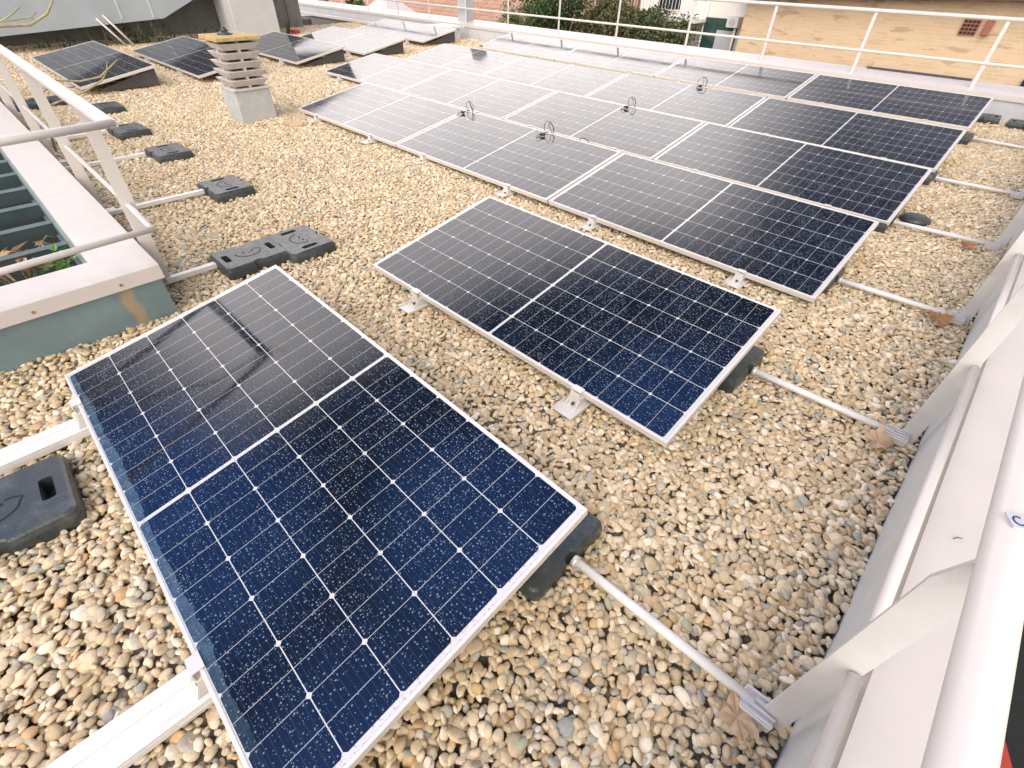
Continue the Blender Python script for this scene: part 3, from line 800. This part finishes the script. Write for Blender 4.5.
for y in posts_r:
    b = MB(); b.prism([(-0.034, 0.02), (0.026, 0.0), (0.028, 0.45), (0.032, 0.885), (-0.008, 0.885), (-0.030, 0.80), (-0.032, 0.45)], y - 3 - 0.005, y - 3 + 0.005, 'xz')
    b.build("post", "zinc", rl)
t = empty("tag_plate", (0.702, 1.10, 0.935), 0.5, "small grey tag with a black letter stuck on the right top rail", "tag")
MB().box(-0.02, 0.02, -0.014, 0.014, 0.0, 0.003).build("plate", "tag_grey", t)
b = MB()
arc = [(0.007 * math.cos(a) - 0.008, 0.008 * math.sin(a)) for a in [R(50 + k * 26) for k in range(11)]]
b.tube([(x, y, 0.0035) for x, y in arc], 0.0012, 6); b.build("letter_mark", "ink", t)
b = MB(); b.tube([(-0.012, -0.004, 0.0), (0.0, 0.001, 0.0015), (0.014, 0.0, 0.0)], 0.0012, 5)
tag(b.build("twig_bit", "ink", None, (0.808, 1.60, 0.4215), (0, 0, 0.7)), "tiny dark twig fragment lying on the right coping", "twig")

# ------------------------------------------------------------------ rear parapet with its railing
bp_ = empty("parapet_wall", (-8, 10.4, 0), 0, "long low rear parapet with pale coping behind the solar array", "parapet")
b = MB(); b.box(-14.0, 8.86, -0.03, 0.45, -0.30, 0.285); b.build("flashing", "flashing_grey", bp_)
b = MB(); b.prism([(-0.05, 0.23), (-0.05, 0.29), (0.52, 0.345), (0.52, 0.25), (0.50, 0.25), (0.50, 0.325), (-0.035, 0.2865), (-0.035, 0.23)], -14.0, 8.9, 'yz')
b.build("coping", "coping_metal", bp_)
b = MB()
for k in range(30): b.box(-13.9 + k * 0.78, -13.885 + k * 0.78, -0.036, -0.031, -0.02, 0.235)
b.build("seam", "flashing_grey", bp_)
rr_ = empty("railing", (-8, 10.50, 0), 0, "thin white railing with two rails along the rear parapet", "railing")
MB().tube([(-13, 0, 1.09), (8.8, 0, 1.09)], 0.024, 12).build("top_rail", "white_paint", rr_)
MB().tube([(-13, 0, 0.60), (8.8, 0, 0.60)], 0.019, 12).build("mid_rail", "white_paint", rr_)
px = [-0.42, -2.0, -3.48, -4.97, -6.57, -8.13, -9.72, -11.25, -12.75, -14.2, -15.75, -17.25, -18.75, -20.2]
for x in px:
    MB().box(x + 8 - 0.022, x + 8 + 0.022, -0.006, 0.006, 0.30, 1.07, ch=0.002).build("post", "zinc", rr_)
b = MB(); b.box(-1.9, -0.5, 10.87, 10.95, 0.346, 0.365); tag(b.build("gutter_bar", "dark_bolt"), "thin dark bar lying on the rear coping before the brick wall", "bar")
b = MB(); b.prism(rr_poly(-11.65, -11.33, 10.56, 10.86, 0.03), -1, 2.3); tag(b.build("concrete_post", "concrete_grey"), "thick grey square post rising behind the rear railing", "post")

# ------------------------------------------------------------------ skylight with louvres
sk = empty("skylight", (-2.60, 0.0, 0), 0, "low teal skylight box with white cap and dark louvred opening at the left", "skylight")
b = MB()
b.box(-0.03, 0.0, -3.4, 0.60, -0.28, 0.235); b.box(-7.4, -0.03, 0.57, 0.60, -0.28, 0.235)
b.prism([(0.0, -0.02), (0.10, -0.02), (0.0, 0.02)], 0.60, 0.61, 'xz')
b.box(-7.4, -0.245, 0.34, 0.357, -0.28, 0.235); b.box(-0.262, -0.245, -3.4, 0.34, -0.28, 0.235)
b.build("curb", "skylight_teal", sk)
b = MB(); b.prism([(0.025, -3.4), (0.025, 0.62), (-1.5, 0.62), (-1.5, 0.357), (-0.26, 0.357), (-0.26, -3.4)], 0.225, 0.305)
bevel(b.build("cap", "coping_metal", sk), 0.004)
b = MB(); b.box(-7.4, -1.503, 0.357, 0.62, 0.225, 0.305, ch=0.004); b.build("cap", "coping_metal", sk)
b = MB(); b.box(-7.39, -0.03, -3.39, 0.57, -0.298, -0.285); b.build("shaft_shade_sheet", "dark_interior", sk)  # near-black sheet stands in for the unlit depth below the louvres
for k in range(17):
    x = -0.40 - k * 0.42
    M = Matrix.Translation((x, 0, 0.19)) @ Matrix.Rotation(R(28), 4, 'Y')
    b = MB(); b.box(-0.005, 0.005, -3.38, 0.335, -0.055, 0.055, M); b.box(-0.014, 0.014, -3.38, 0.335, 0.0555, 0.062, M)
    b.build("louvre_blade", "louvre_teal", sk)
b = MB()
for y in (0.05, 0.42, -0.9): b.tube([(0.025, y, 0.258), (0.029, y, 0.258)], 0.0075, 10)
b.build("rivet", "brown_leaf", sk)

rs_ = empty("railing", (-3.0, 0.66, 0), 0, "white railing of flat posts and broad top rail around the skylight", "railing")
zt = 1.0
b = MB()
segs = [(0.53, -1.30), (-1.30, -2.9), (-2.9, -7.4)]
for a, c in segs:
    b.prism([(-0.006, zt - 0.020), (0.056, zt - 0.020), (0.060, zt), (0.053, zt + 0.008), (-0.003, zt + 0.008), (-0.010, zt)], c + 0.004, a, 'yz')
b.build("side_rail", "white_paint", rs_)
b = MB(); b.tube([(0.520, 0.045, zt - 0.004), (0.56, -0.355, zt - 0.004), (0.70, -4.0, zt - 0.004)], 0.017, 16); b.build("end_rail", "white_paint", rs_)
b = MB(); b.tube([(-7.3, 0.03, 0.50), (0.0, 0.01, 0.50), (0.456, 0.004, 0.50)], 0.0145, 12); b.build("lower_side_rail", "white_paint", rs_)
b = MB(); b.tube([(0.456, 0.012, 0.50), (0.49, -0.61, 0.50), (0.58, -4.0, 0.50)], 0.0150, 14); b.build("lower_end_rail", "white_paint", rs_)
for x in (-2.97, -4.45, -6.08, -7.55, -9.05):
    b = MB(); xx = x + 3.0
    b.prism([(-0.036, 0.01), (0.036, 0.01), (0.043, 0.50), (0.054, zt - 0.021), (-0.008, zt - 0.021), (-0.025, 0.50)], xx - 0.006, xx + 0.006, 'yz')
    b.build("post", "white_paint", rs_)
    MB().box(xx - 0.05, xx + 0.03, -0.07, 0.10, 0.014, 0.030).build("foot_plate", "zinc", rs_)

# plants by the skylight
def leaf(mb, M, l, w, mi=0):
    mb.add([(0, 0, 0), (l * .35, w, .12 * l), (l, 0, 0), (l * .35, -w, .12 * l), (l * .5, 0, -.03 * l)], [(0, 1, 4), (1, 2, 4), (2, 3, 4), (3, 0, 4)], M, mi)
def euler_m(loc, rx, ry, rz): return Matrix.Translation(loc) @ Euler((rx, ry, rz)).to_matrix().to_4x4()
pl = empty("green_plant", (-3.17, 0.24, 0.14), 0, "small bright green weed sprouting from the skylight louvres", "plant")
b = MB()
for k in range(46):
    leaf(b, euler_m((rnd.gauss(0, .035), rnd.gauss(0, .035), rnd.uniform(0.02, .14)), rnd.uniform(-.4, .4), rnd.uniform(-.9, .3), rnd.uniform(0, 6.28)), rnd.uniform(.035, .07), rnd.uniform(.010, .018))
b.build("leaves", "green_leaf", pl)
b = MB()
for k in range(5): b.tube([(0, 0, -.1), (rnd.gauss(0, .02), rnd.gauss(0, .02), .05), (rnd.gauss(0, .035), rnd.gauss(0, .035), .12)], .002, 5)
b.build("stem", "green_leaf", pl)
dp = empty("dry_plant", (-3.52, 0.06, 0.04), 0, "withered brown leaves and stalks lying over the skylight louvres", "plant")
b = MB()
for k in range(34):
    leaf(b, euler_m((rnd.gauss(0, .07), rnd.gauss(0.02, .07), rnd.uniform(0.06, .20)), rnd.uniform(-.8, .8), rnd.uniform(-.5, 1.1), rnd.uniform(0, 6.28)), rnd.uniform(.07, .16), rnd.uniform(.012, .028))
b.build("leaves", "tan_leaf", dp)
b = MB()
for k in range(9):
    p0 = Vector((rnd.gauss(0, .05), rnd.gauss(0, .05), -.05)); d = Vector((rnd.uniform(-.6, .5), rnd.uniform(-.7, .3), rnd.uniform(.1, .3)))
    b.tube([p0, p0 + d * .4 + Vector((0, 0, .10)), p0 + d * .8 + Vector((0, 0, .08)), p0 + d], [.004, .003, .0025, .0015], 5)
b.build("stem", "dry_stem", dp)
br = MB()
br.tube([(-3.0, 0.30, 1.27), (-3.0, 0.549, 1.31), (-3.0, 0.654, 1.309), (-3.0, 0.735, 1.345), (-3.0, 0.782, 1.393), (-3.02, 0.80, 1.5)], [.008, .007, .006, .005, .004, .003], 7)
br.tube([(-3.0, 0.56, 1.325), (-3.0, 0.612, 1.349), (-3.0, 0.65, 1.372)], [.004, .003, .002], 5)
br.tube([(-3.0, 0.549, 1.327), (-3.0, 0.60, 1.328), (-3.0, 0.67, 1.335), (-3.0, 0.70, 1.352)], [.004, .003, .003, .002], 5)
br.tube([(-3.0, 0.66, 1.336), (-3.0, 0.69, 1.322)], [.003, .002], 5)
br.tube([(-3.0, 0.30, 1.27), (-3.2, -0.3, 1.0), (-3.3, -0.7, 0.5), (-3.3, -0.8, -0.05)], [.008, .011, .013, .015], 7)
tag(br.build("bare_branch", "dry_stem"), "thin bare branch reaching in at the top left corner", "branch")
br = MB()
br.tube([(-6.5, 0.75, 0.03), (-6.5, 0.85, 0.50), (-6.5, 1.039, 0.616), (-6.5, 1.224, 0.585), (-6.5, 1.405, 0.604), (-6.5, 1.552, 0.693), (-6.5, 1.622, 0.735)], [.012, .011, .010, .009, .008, .006, .004], 7)
br.tube([(-6.5, 0.90, 0.42), (-6.5, 1.232, 0.50), (-6.5, 1.41, 0.575), (-6.5, 1.483, 0.645), (-6.5, 1.52, 0.72)], [.009, .009, .008, .006, .003], 7)
tag(br.build("bare_branch", "dry_stem"), "pale forked twig in front of the leftmost distant panel", "branch")

# ------------------------------------------------------------------ louvred chimney
CX, CY = -6.62, 2.82
ch = empty("chimney", (CX, CY, 0), 0, "concrete ventilation chimney with stacked beige louvres and a yellowish slab", "chimney")
b = MB(); b.add([(-.21, -.215, -.02), (.21, -.215, -.02), (.21, .215, -.02), (-.21, .215, -.02), (-.205, -.21, .34), (.205, -.21, .34), (.205, .21, .34), (-.205, .21, .34)],
                [(0, 3, 2, 1), (4, 5, 6, 7), (0, 1, 5, 4), (1, 2, 6, 5), (2, 3, 7, 6), (3, 0, 4, 7)])
bevel(b.build("base", "concrete_grey", ch), 0.008)
def frustum(b, a0, a1, z0, z1):
    b.add([(-a0, -a0, z0), (a0, -a0, z0), (a0, a0, z0), (-a0, a0, z0), (-a1, -a1, z1), (a1, -a1, z1), (a1, a1, z1), (-a1, a1, z1)],
          [(0, 3, 2, 1), (4, 5, 6, 7), (0, 1, 5, 4), (1, 2, 6, 5), (2, 3, 7, 6), (3, 0, 4, 7)])
b = MB(); b.box(-.225, .225, -.225, .225, .341, .362, ch=.004); b.build("collar", "concrete_beige", ch)
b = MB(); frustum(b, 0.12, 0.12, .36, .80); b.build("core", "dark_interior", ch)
for k in range(5):
    z0 = 0.380 + k * 0.088
    b = MB(); frustum(b, 0.178, 0.222, z0, z0 + 0.066); bevel(b.build("louvre", "concrete_beige", ch), 0.004, 1)
b = MB()
for sx, sy in ((1, 0), (-1, 0), (0, 1), (0, -1)):
    M = Matrix.Rotation(math.atan2(sy, sx), 4, 'Z'); b.box(.12, .185, -.012, .012, .363, .81, M)
b.build("rib", "concrete_beige", ch)
b = MB(); b.box(-.25, .25, -.25, .25, .822, .862, ch=.006); b.build("cap_slab", "lichen_slab", ch)
vt = empty("vent_cap", (CX - 0.03, CY - 0.03, 0.862), 0, "small dark mushroom shaped fitting on top of the chimney slab", "vent")
b = MB(); b.tube([(0, 0, 0), (0, 0, .012), (0, 0, .03)], [.085, .08, .05], 14); b.build("flange", "rubber", vt)
b = MB(); b.tube([(0, 0, .03), (0, 0, .05), (0.0, 0, .075)], [.045, .035, .022], 10); b.build("spout", "rubber", vt)

# ------------------------------------------------------------------ small things on the gravel
def dry_leaf(x, y, z, s, rz, mat, lab, seed):
    g = random.Random(seed); b = MB()
    lobes = []
    n = 22
    for k in range(n):
        a = 2 * math.pi * k / n; rr = s * (0.62 + 0.38 * abs(math.cos(2.5 * a))) * g.uniform(.85, 1.1)
        lobes.append((rr * math.cos(a), rr * math.sin(a) * .8, g.uniform(0, .35) * s + .15 * s * math.cos(a * 2)))
    vs = [(0, 0, 0)] + lobes
    b.add(vs, [(0, i + 1, (i + 1) % n + 1) for i in range(n)])
    b.tube([(-s * .6, 0, .1 * s), (-s * 1.3, .1 * s, .2 * s)], .002, 5)
    o = b.build("dry_leaf", mat, None, (x, y, z), (0.15, -0.1, rz)); tag(o, lab, "leaf", "dry leaves blown onto the gravel")
dry_leaf(0.575, 3.68, 0.050, 0.075, 0.4, "brown_leaf", "curled brown leaf beside the end clamp of the third stay bar", 1)
dry_leaf(0.60, 2.37, 0.030, 0.070, 1.9, "tan_leaf", "pale tan leaf beside the end clamp of the second stay bar", 2)
dry_leaf(0.615, 0.965, 0.035, 0.062, 2.5, "tan_leaf", "tan leaf at the bottom edge beside the nearest end clamp", 3)
dry_leaf(0.52, 5.02, 0.040, 0.055, 0.2, "brown_leaf", "small brown leaf near the fourth stay bar's end", 4)
b = MB(); b.tube([(0, 0, 0), (0, 0, .020), (0, 0, .032), (0, 0, .036)], [.115, .11, .085, .03], 20)
tag(b.build("roof_drain_cover", "rubber", None, (0.115, 5.36, 0.012)), "round black drain cover on the gravel by the array's second row", "drain cover")
b = MB(); b.prism([(-.11, -.07), (.08, -.09), (.13, .02), (.03, .10), (-.10, .06)], 0, .022)
tag(b.build("broken_tile", "tan_leaf", None, (-5.95, 3.02, 0.02), (0.05, 0.1, 0.3)), "flat broken piece of tile right of the chimney base", "tile")
b = MB(); b.tube([(0, 0, 0), (.01, .02, .10), (.05, .06, .14)], .004, 5); b.tube([(0, .01, .05), (-.03, .06, .11)], .003, 5)
tag(b.build("dry_twig", "bark", None, (-6.85, 4.03, 0.0)), "little dark twig standing in the gravel right of the chimney", "twig")
b = MB(); b.box(-.42, .42, -.38, .38, .24, .285, ch=.008); b.box(-.32, .32, -.3, .3, 0, .24)
tag(b.build("roof_hatch", "hatch_lid", None, (-11.3, 9.75, 0)), "pale low hatch lid beside the grey square post", "hatch")
b = MB(); b.box(-.36, .36, -.09, .09, 0.03, .16, ch=.01)
tag(b.build("dark_beam", "hood_under", None, (-16.2, 8.4, 0), (0, 0, .5)), "short dark block lying on distant gravel right of the grey pillar", "block")
b = MB(); b.box(-19.5, -12.3, 9.96, 10.04, 0.03, 0.10, ch=.005)
tag(b.build("drain_channel", "white_paint"), "long pale channel strip on the gravel along the rear parapet", "channel")

# ------------------------------------------------------------------ roof structures at the far left
hd_ = empty("roof_hood", (-14.3, 0, 0), 0, "large grey sheet metal roof hood with dark underside at the top left", "roof hood")
b = MB(); b.prism([(-9, .20), (1.4, .29), (4.36, .45), (5.15, .78), (5.45, .90), (-9, .90)], -0.9, 0.0, 'yz'); b.build("hood", "hood_metal", hd_)
b = MB(); b.prism([(-9, .902), (5.45, .902), (8.2, 2.0), (8.2, 3.2), (-9, 3.2)], -0.9, -0.02, 'yz'); b.build("added_dark_screen", "hood_under", hd_)  # unseen dark mass added above the hood so the far panels reflect dark
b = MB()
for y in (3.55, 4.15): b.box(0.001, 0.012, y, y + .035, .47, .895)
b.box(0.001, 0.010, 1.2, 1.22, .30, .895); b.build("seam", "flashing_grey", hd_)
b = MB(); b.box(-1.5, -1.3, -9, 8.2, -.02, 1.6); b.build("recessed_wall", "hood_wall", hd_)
b = MB(); b.tube([(0.02, 3.10, .50), (.12, 3.42, .02)], .022, 8); b.build("brace", "white_paint", hd_)
b = MB(); b.tube([(0.02, 3.24, .55), (.12, 3.56, .02)], .022, 8); b.build("brace", "white_paint", hd_)
b = MB(); b.box(-14.9, -14.0, 5.72, 6.78, -.02, 2.9, ch=.01)
tag(b.build("pillar", "light_render"), "plain light grey rendered pillar left of the rear railing", "pillar")
b = MB(); b.tube([(0, 0, 0), (0.05, 0.05, .30), (0.0, .1, .75)], [.05, .045, .03], 8)
tag(b.build("black_pipe", "cable_black", None, (-14.0, 6.95, 0)), "bent black pipe at the right foot of the grey pillar", "pipe")
b = MB(); b.prism(rr_poly(-.12, .12, -.08, .08, .03), 0, .07)
tag(b.build("red_tool", "red_paint", None, (-14.4, 7.35, 0.01)), "small red object on the gravel beside the grey pillar", "tool")
wd = empty("weeds", (-15.0, 3.4, 0), 0, "dry yellow green weeds growing under the roof hood", "weeds")
b = MB()
for k in range(260):
    yy = rnd.choice([rnd.gauss(.3, .35), rnd.uniform(-1.5, 2.6), rnd.uniform(-4.5, 3.2)]); hh = max(.04, rnd.gauss(.16, .09)) if abs(yy - .3) > .5 else rnd.uniform(.1, .42)
    leaf(b, euler_m((rnd.gauss(0.35, .16), yy, rnd.uniform(0, hh)), rnd.uniform(-.5, .5), rnd.uniform(-1.5, -.3), rnd.uniform(0, 6.28)), rnd.uniform(.06, .16), rnd.uniform(.012, .03))
b.build("leaves", "leaves_dark", wd)
b = MB()
for k in range(26):
    yy = rnd.gauss(.3, .3); b.tube([(.35, yy, 0), (.35 + rnd.gauss(0, .05), yy + rnd.gauss(0, .1), rnd.uniform(.2, .45))], .005, 4)
b.build("stem", "dry_stem", wd)

# ------------------------------------------------------------------ neighbouring buildings beyond the rear parapet
bh = empty("brick_house", (0, 16, 0), 0, "neighbouring house with ochre brick wall and maroon tiled roof, top right", "house")
b = MB(); b.prism([(-6.34, -7), (9.0, -7), (9.0, 1.48), (-6.34, 0.90)], 0, 6, 'xz'); b.build("wall", "ochre_brick", bh)
sl = (1.28 - .70) / 15.34
b = MB()
b.add([(-6.6, -.35, .95), (9.2, -.35, 1.55), (9.2, 3.2, 2.75), (-6.6, 3.2, 2.15), (-6.6, -.35, 1.03), (9.2, -.35, 1.63), (9.2, 3.2, 2.83), (-6.6, 3.2, 2.23)],
      [(0, 3, 2, 1), (4, 5, 6, 7), (0, 1, 5, 4), (1, 2, 6, 5), (2, 3, 7, 6), (3, 0, 4, 7)]); b.build("roof", "maroon_tiles", bh)
b = MB(); b.add([(-6.6, -.38, .91), (9.2, -.38, 1.51), (9.2, -.36, 1.51), (-6.6, -.36, .91), (-6.6, -.38, 1.01), (9.2, -.38, 1.61), (9.2, -.36, 1.61), (-6.6, -.36, 1.01)],
      [(0, 3, 2, 1), (4, 5, 6, 7), (0, 1, 5, 4), (1, 2, 6, 5), (2, 3, 7, 6), (3, 0, 4, 7)]); b.build("eave_board", "eave_wood", bh)
v = MB(); v.box(-1.60, -1.30, -.03, 0.0, .52, .80)
vv = v.build("wall_vent", "terracotta_vent", bh)
b = MB()
for i in range(4):
    for j in range(4): b.box(-1.58 + i * .070, -1.53 + i * .070, -.036, -.031, .54 + j * .064, .58 + j * .064)
b.build("vent_hole", "dark_interior", vv)
b = MB(); b.box(-1.20, -1.08, -.12, 0, .54, .82, ch=.01); b.build("wall_bracket", "terracotta_vent", bh)
b = MB(); b.box(-.10, .8, -.06, 0, -.55, -.10); b.build("window", "window_dark", bh)

wh = empty("white_house", (-8, 16.5, 0), 0, "cream rendered house with balcony and green shutters beyond the hedge", "house")
b = MB(); b.box(-1.9, 1.64, 0, 5, -7, 2.2); b.build("wall", "house_white", wh)
bal = MB(); bal.box(-1.9, 0.40, -.75, 0, .30, .38); bal = bal.build("balcony", "house_white", wh)
b = MB()
for k in range(22): b.box(-1.88 + k * .105, -1.868 + k * .105, -.74, -.725, .38, .90)
b.box(-1.9, .40, -.745, -.72, .90, .925); b.build("balcony_railing", "zinc", bal)
for (x0, x1, z0, z1) in ((-.32, -.06, .12, .25), (-.32, -.06, -.13, .02), (-1.0, -.6, -.7, .05), (-1.3, -.5, .5, 1.6)):
    f = MB().box(x0, x1, -.03, 0.0, z0, z1).build("window", "house_white", wh)
    MB().box(x0 + .03, x1 - .03, -.036, -.031, z0 + .03, z1 - .03).build("pane", "window_dark", f)
b = MB(); b.box(.38, 1.34, -.10, 0, -.9, .42)
sh = b.build("shutter", "shutter_green", wh)
b = MB(); b.box(.80, 1.30, -.107, -.101, -.9, .16); b.build("door_panel", "house_grey", sh)
b = MB(); b.tube([(.34, -.05, 2.2), (.34, -.05, -7)], .045, 8); b.build("drainpipe", "house_white", wh)
ac = empty("air_conditioner", (-6.66, 16.3, 0.25), 0, "pale air conditioner box on the cream wall beside the brick house", "air conditioner")
MB().box(-.22, .10, -.12, .2, 0, .24, ch=.012).build("casing", "white_paint", ac)
MB().tube([(-.06, -.123, .12), (-.06, -.128, .12)], .09, 14).build("grille", "house_grey", ac)
b = MB(); b.tube([(0.02, 0, 0), (0.02, 0, -1.0)], .035, 8); b.build("hose", "white_paint", ac)

th = empty("terracotta_roof_house", (-20, 20, 0), 0, "lower neighbouring house with pinkish terracotta tiled roof behind the railing", "house")
b = MB(); b.box(-14, 5.2, -2.2, 7.6, -7, -1.1); b.build("wall", "house_white", th)
b = MB(); b.add([(-14.6, -2.7, -1.0), (5.6, -2.7, -1.0), (5.6, 3.2, 1.1), (-14.6, 3.2, 1.1), (5.6, 8.2, -1.0), (-14.6, 8.2, -1.0)],
                [(0, 1, 2, 3), (3, 2, 4, 5), (0, 3, 5), (1, 4, 2), (0, 5, 4, 1)]); b.build("roof", "terracotta_tiles", th)
b = MB(); b.box(-1.3, -.6, 1.2, 1.9, .2, 1.5); b.build("roof_chimney", "house_white", th)
pr_ = empty("pale_roof_house", (-22.2, 15.6, 0), 0, "small house with pale pointed hip roof left of the square post", "house")
b = MB(); b.box(-1.6, 1.6, -1.4, 1.4, -7, -1.0); b.build("wall", "house_white", pr_)
b = MB(); b.add([(-1.9, -1.7, -1.0), (1.9, -1.7, -1.0), (1.9, 1.7, -1.0), (-1.9, 1.7, -1.0), (-.1, 0, .35), (.1, 0, .35)], [(0, 1, 5, 4), (1, 2, 5), (2, 3, 4, 5), (3, 0, 4), (3, 2, 1, 0)])
b.build("roof", "pale_roof", pr_)
bg = empty("distant_building", (-18, 34, 0), 0, "distant cream apartment block behind the trees", "building")
MB().box(-30, 24, 0, 8, -7, 6).build("wall", "house_white", bg)
for k in range(16):
    f = MB().box(-27 + k * 3.1, -25.9 + k * 3.1, -.05, 0, -1.2, .6).build("window", "house_grey", bg)
    MB().box(-26.93 + k * 3.1, -25.97 + k * 3.1, -.06, -.051, -1.1, .5).build("pane", "window_dark", f)

# ------------------------------------------------------------------ trees and hedge
def shrub(name, x, y, z0, ztop, rx, ry, mats, lab, n, cat, group, seed, ls=0.16):
    g = random.Random(seed)
    e = empty(name, (x, y, z0), g.uniform(0, 6.28), lab, cat, group)
    h = ztop - z0
    t = MB(); t.tube([(0, 0, 0), (.05, .03, h * .4), (0, .1, h * .75)], [.10, .07, .03], 8)
    for k in range(6):
        a = g.uniform(0, 6.28); t.tube([(0.03, 0.02, h * g.uniform(.25, .5)), (rx * .4 * math.cos(a), ry * .4 * math.sin(a), h * .65), (rx * .7 * math.cos(a), ry * .7 * math.sin(a), h * .85)], [.04, .03, .012], 6)
    t.build("trunk", "bark", e)
    clumps = [(Vector((g.uniform(-rx, rx) * .75, g.uniform(-ry, ry) * .75, h * g.uniform(.25, .88))), g.uniform(.25, .5)) for _ in range(26)]
    c = MB()
    for k in range(n):
        cc, cr = g.choice(clumps); d = Vector((g.gauss(0, 1), g.gauss(0, 1), g.gauss(0, 1))).normalized() * cr * g.uniform(.6, 1.08)
        p = cc + d
        if p.z < .1: p.z = .1
        leaf(c, euler_m(p, g.uniform(-1, 1), g.uniform(-1, 1), g.uniform(0, 6.28)), ls * g.uniform(.6, 1.3), ls * .32, g.randrange(len(mats)))
    c.build("crown", list(mats), e)
hd = [(-13.55, 15.3, .75, "leaves_bright", "leaves_dark", "bushy bright green shrub at the hedge's left end"),
      (-13.0, 15.8, .90, "leaves_dark", "leaves_bright", "dark green shrub second from the hedge's left end"),
      (-12.0, 15.4, .95, "leaves_dark", "leaves_dark", "tall dark shrub left of the middle of the hedge"),
      (-11.0, 15.9, .85, "leaves_olive", "leaves_dark", "olive shrub in the middle of the hedge"),
      (-10.0, 15.5, .75, "leaves_olive", "leaves_olive", "brownish olive shrub right of the hedge's middle"),
      (-9.0, 15.4, .62, "leaves_olive", "leaves_dark", "low rusty shrub nearest the cream house"),
      (-8.2, 15.3, .50, "leaves_dark", "leaves_olive", "small shrub at the hedge's right end beside the cream house")]
for i, (x, y, zt_, m1, m2, lab) in enumerate(hd):
    shrub("hedge_shrub", x, y, -2.6, zt_ + .1, .85, .8, (m1, m2), lab, 8000, "shrub", "shrubs of the hedge behind the railing", 20 + i, .10)
MB().box(-15.5, -7.0, 14.2, 17.0, -7.0, -2.6).build("hedge_bank", "street")["kind"] = "structure"
bpy.data.objects["hedge_bank"].name = "terrain"
for i, (x, y, zt_) in enumerate([(-20.5, 14.2, .25), (-23.0, 14.0, .45), (-25.8, 14.3, .40), (-28.6, 14.2, .55), (-31.5, 14.6, .5)]):
    shrub("dark_tree", x, y, -7.0, zt_ + .1, 1.5, 1.2, ("leaves_dark", "leaves_bright") if i == 0 else ("leaves_dark", "leaves_olive"),
          ["low bright green tree beside the pale hip roof", "dark tree left of the pale hip roof", "dark tree in the middle behind the left railing",
           "dark tree near the left end of the rear railing", "farthest dark tree behind the grey pillar"][i], 6500, "tree", "dark trees beyond the left railing", 50 + i, .24)

# ------------------------------------------------------------------ things below, beyond the right parapet
for i, (x, y, z_, rz, lab) in enumerate([(2.35, 4.4, -3.2, .35, "upper red steel beam below the right parapet"), (2.05, 3.5, -3.5, .55, "lower red steel beam below the right parapet")]):
    b = MB(); b.box(-.09, .09, -1.4, 1.4, -.08, -.06); b.box(-.09, .09, -1.4, 1.4, .06, .08); b.box(-.015, .015, -1.4, 1.4, -.06, .06)
    tag(b.build("red_beam", "red_paint", None, (x, y, z_), (0, 0.1, rz)), lab, "beam", "red beams below the parapet")
b = MB(); b.box(1.2, 5.5, 1.0, 9, -7.0, -3.75)
tag(b.build("shed", "dark_interior"), "dark flat shed roof far below the right parapet", "shed")
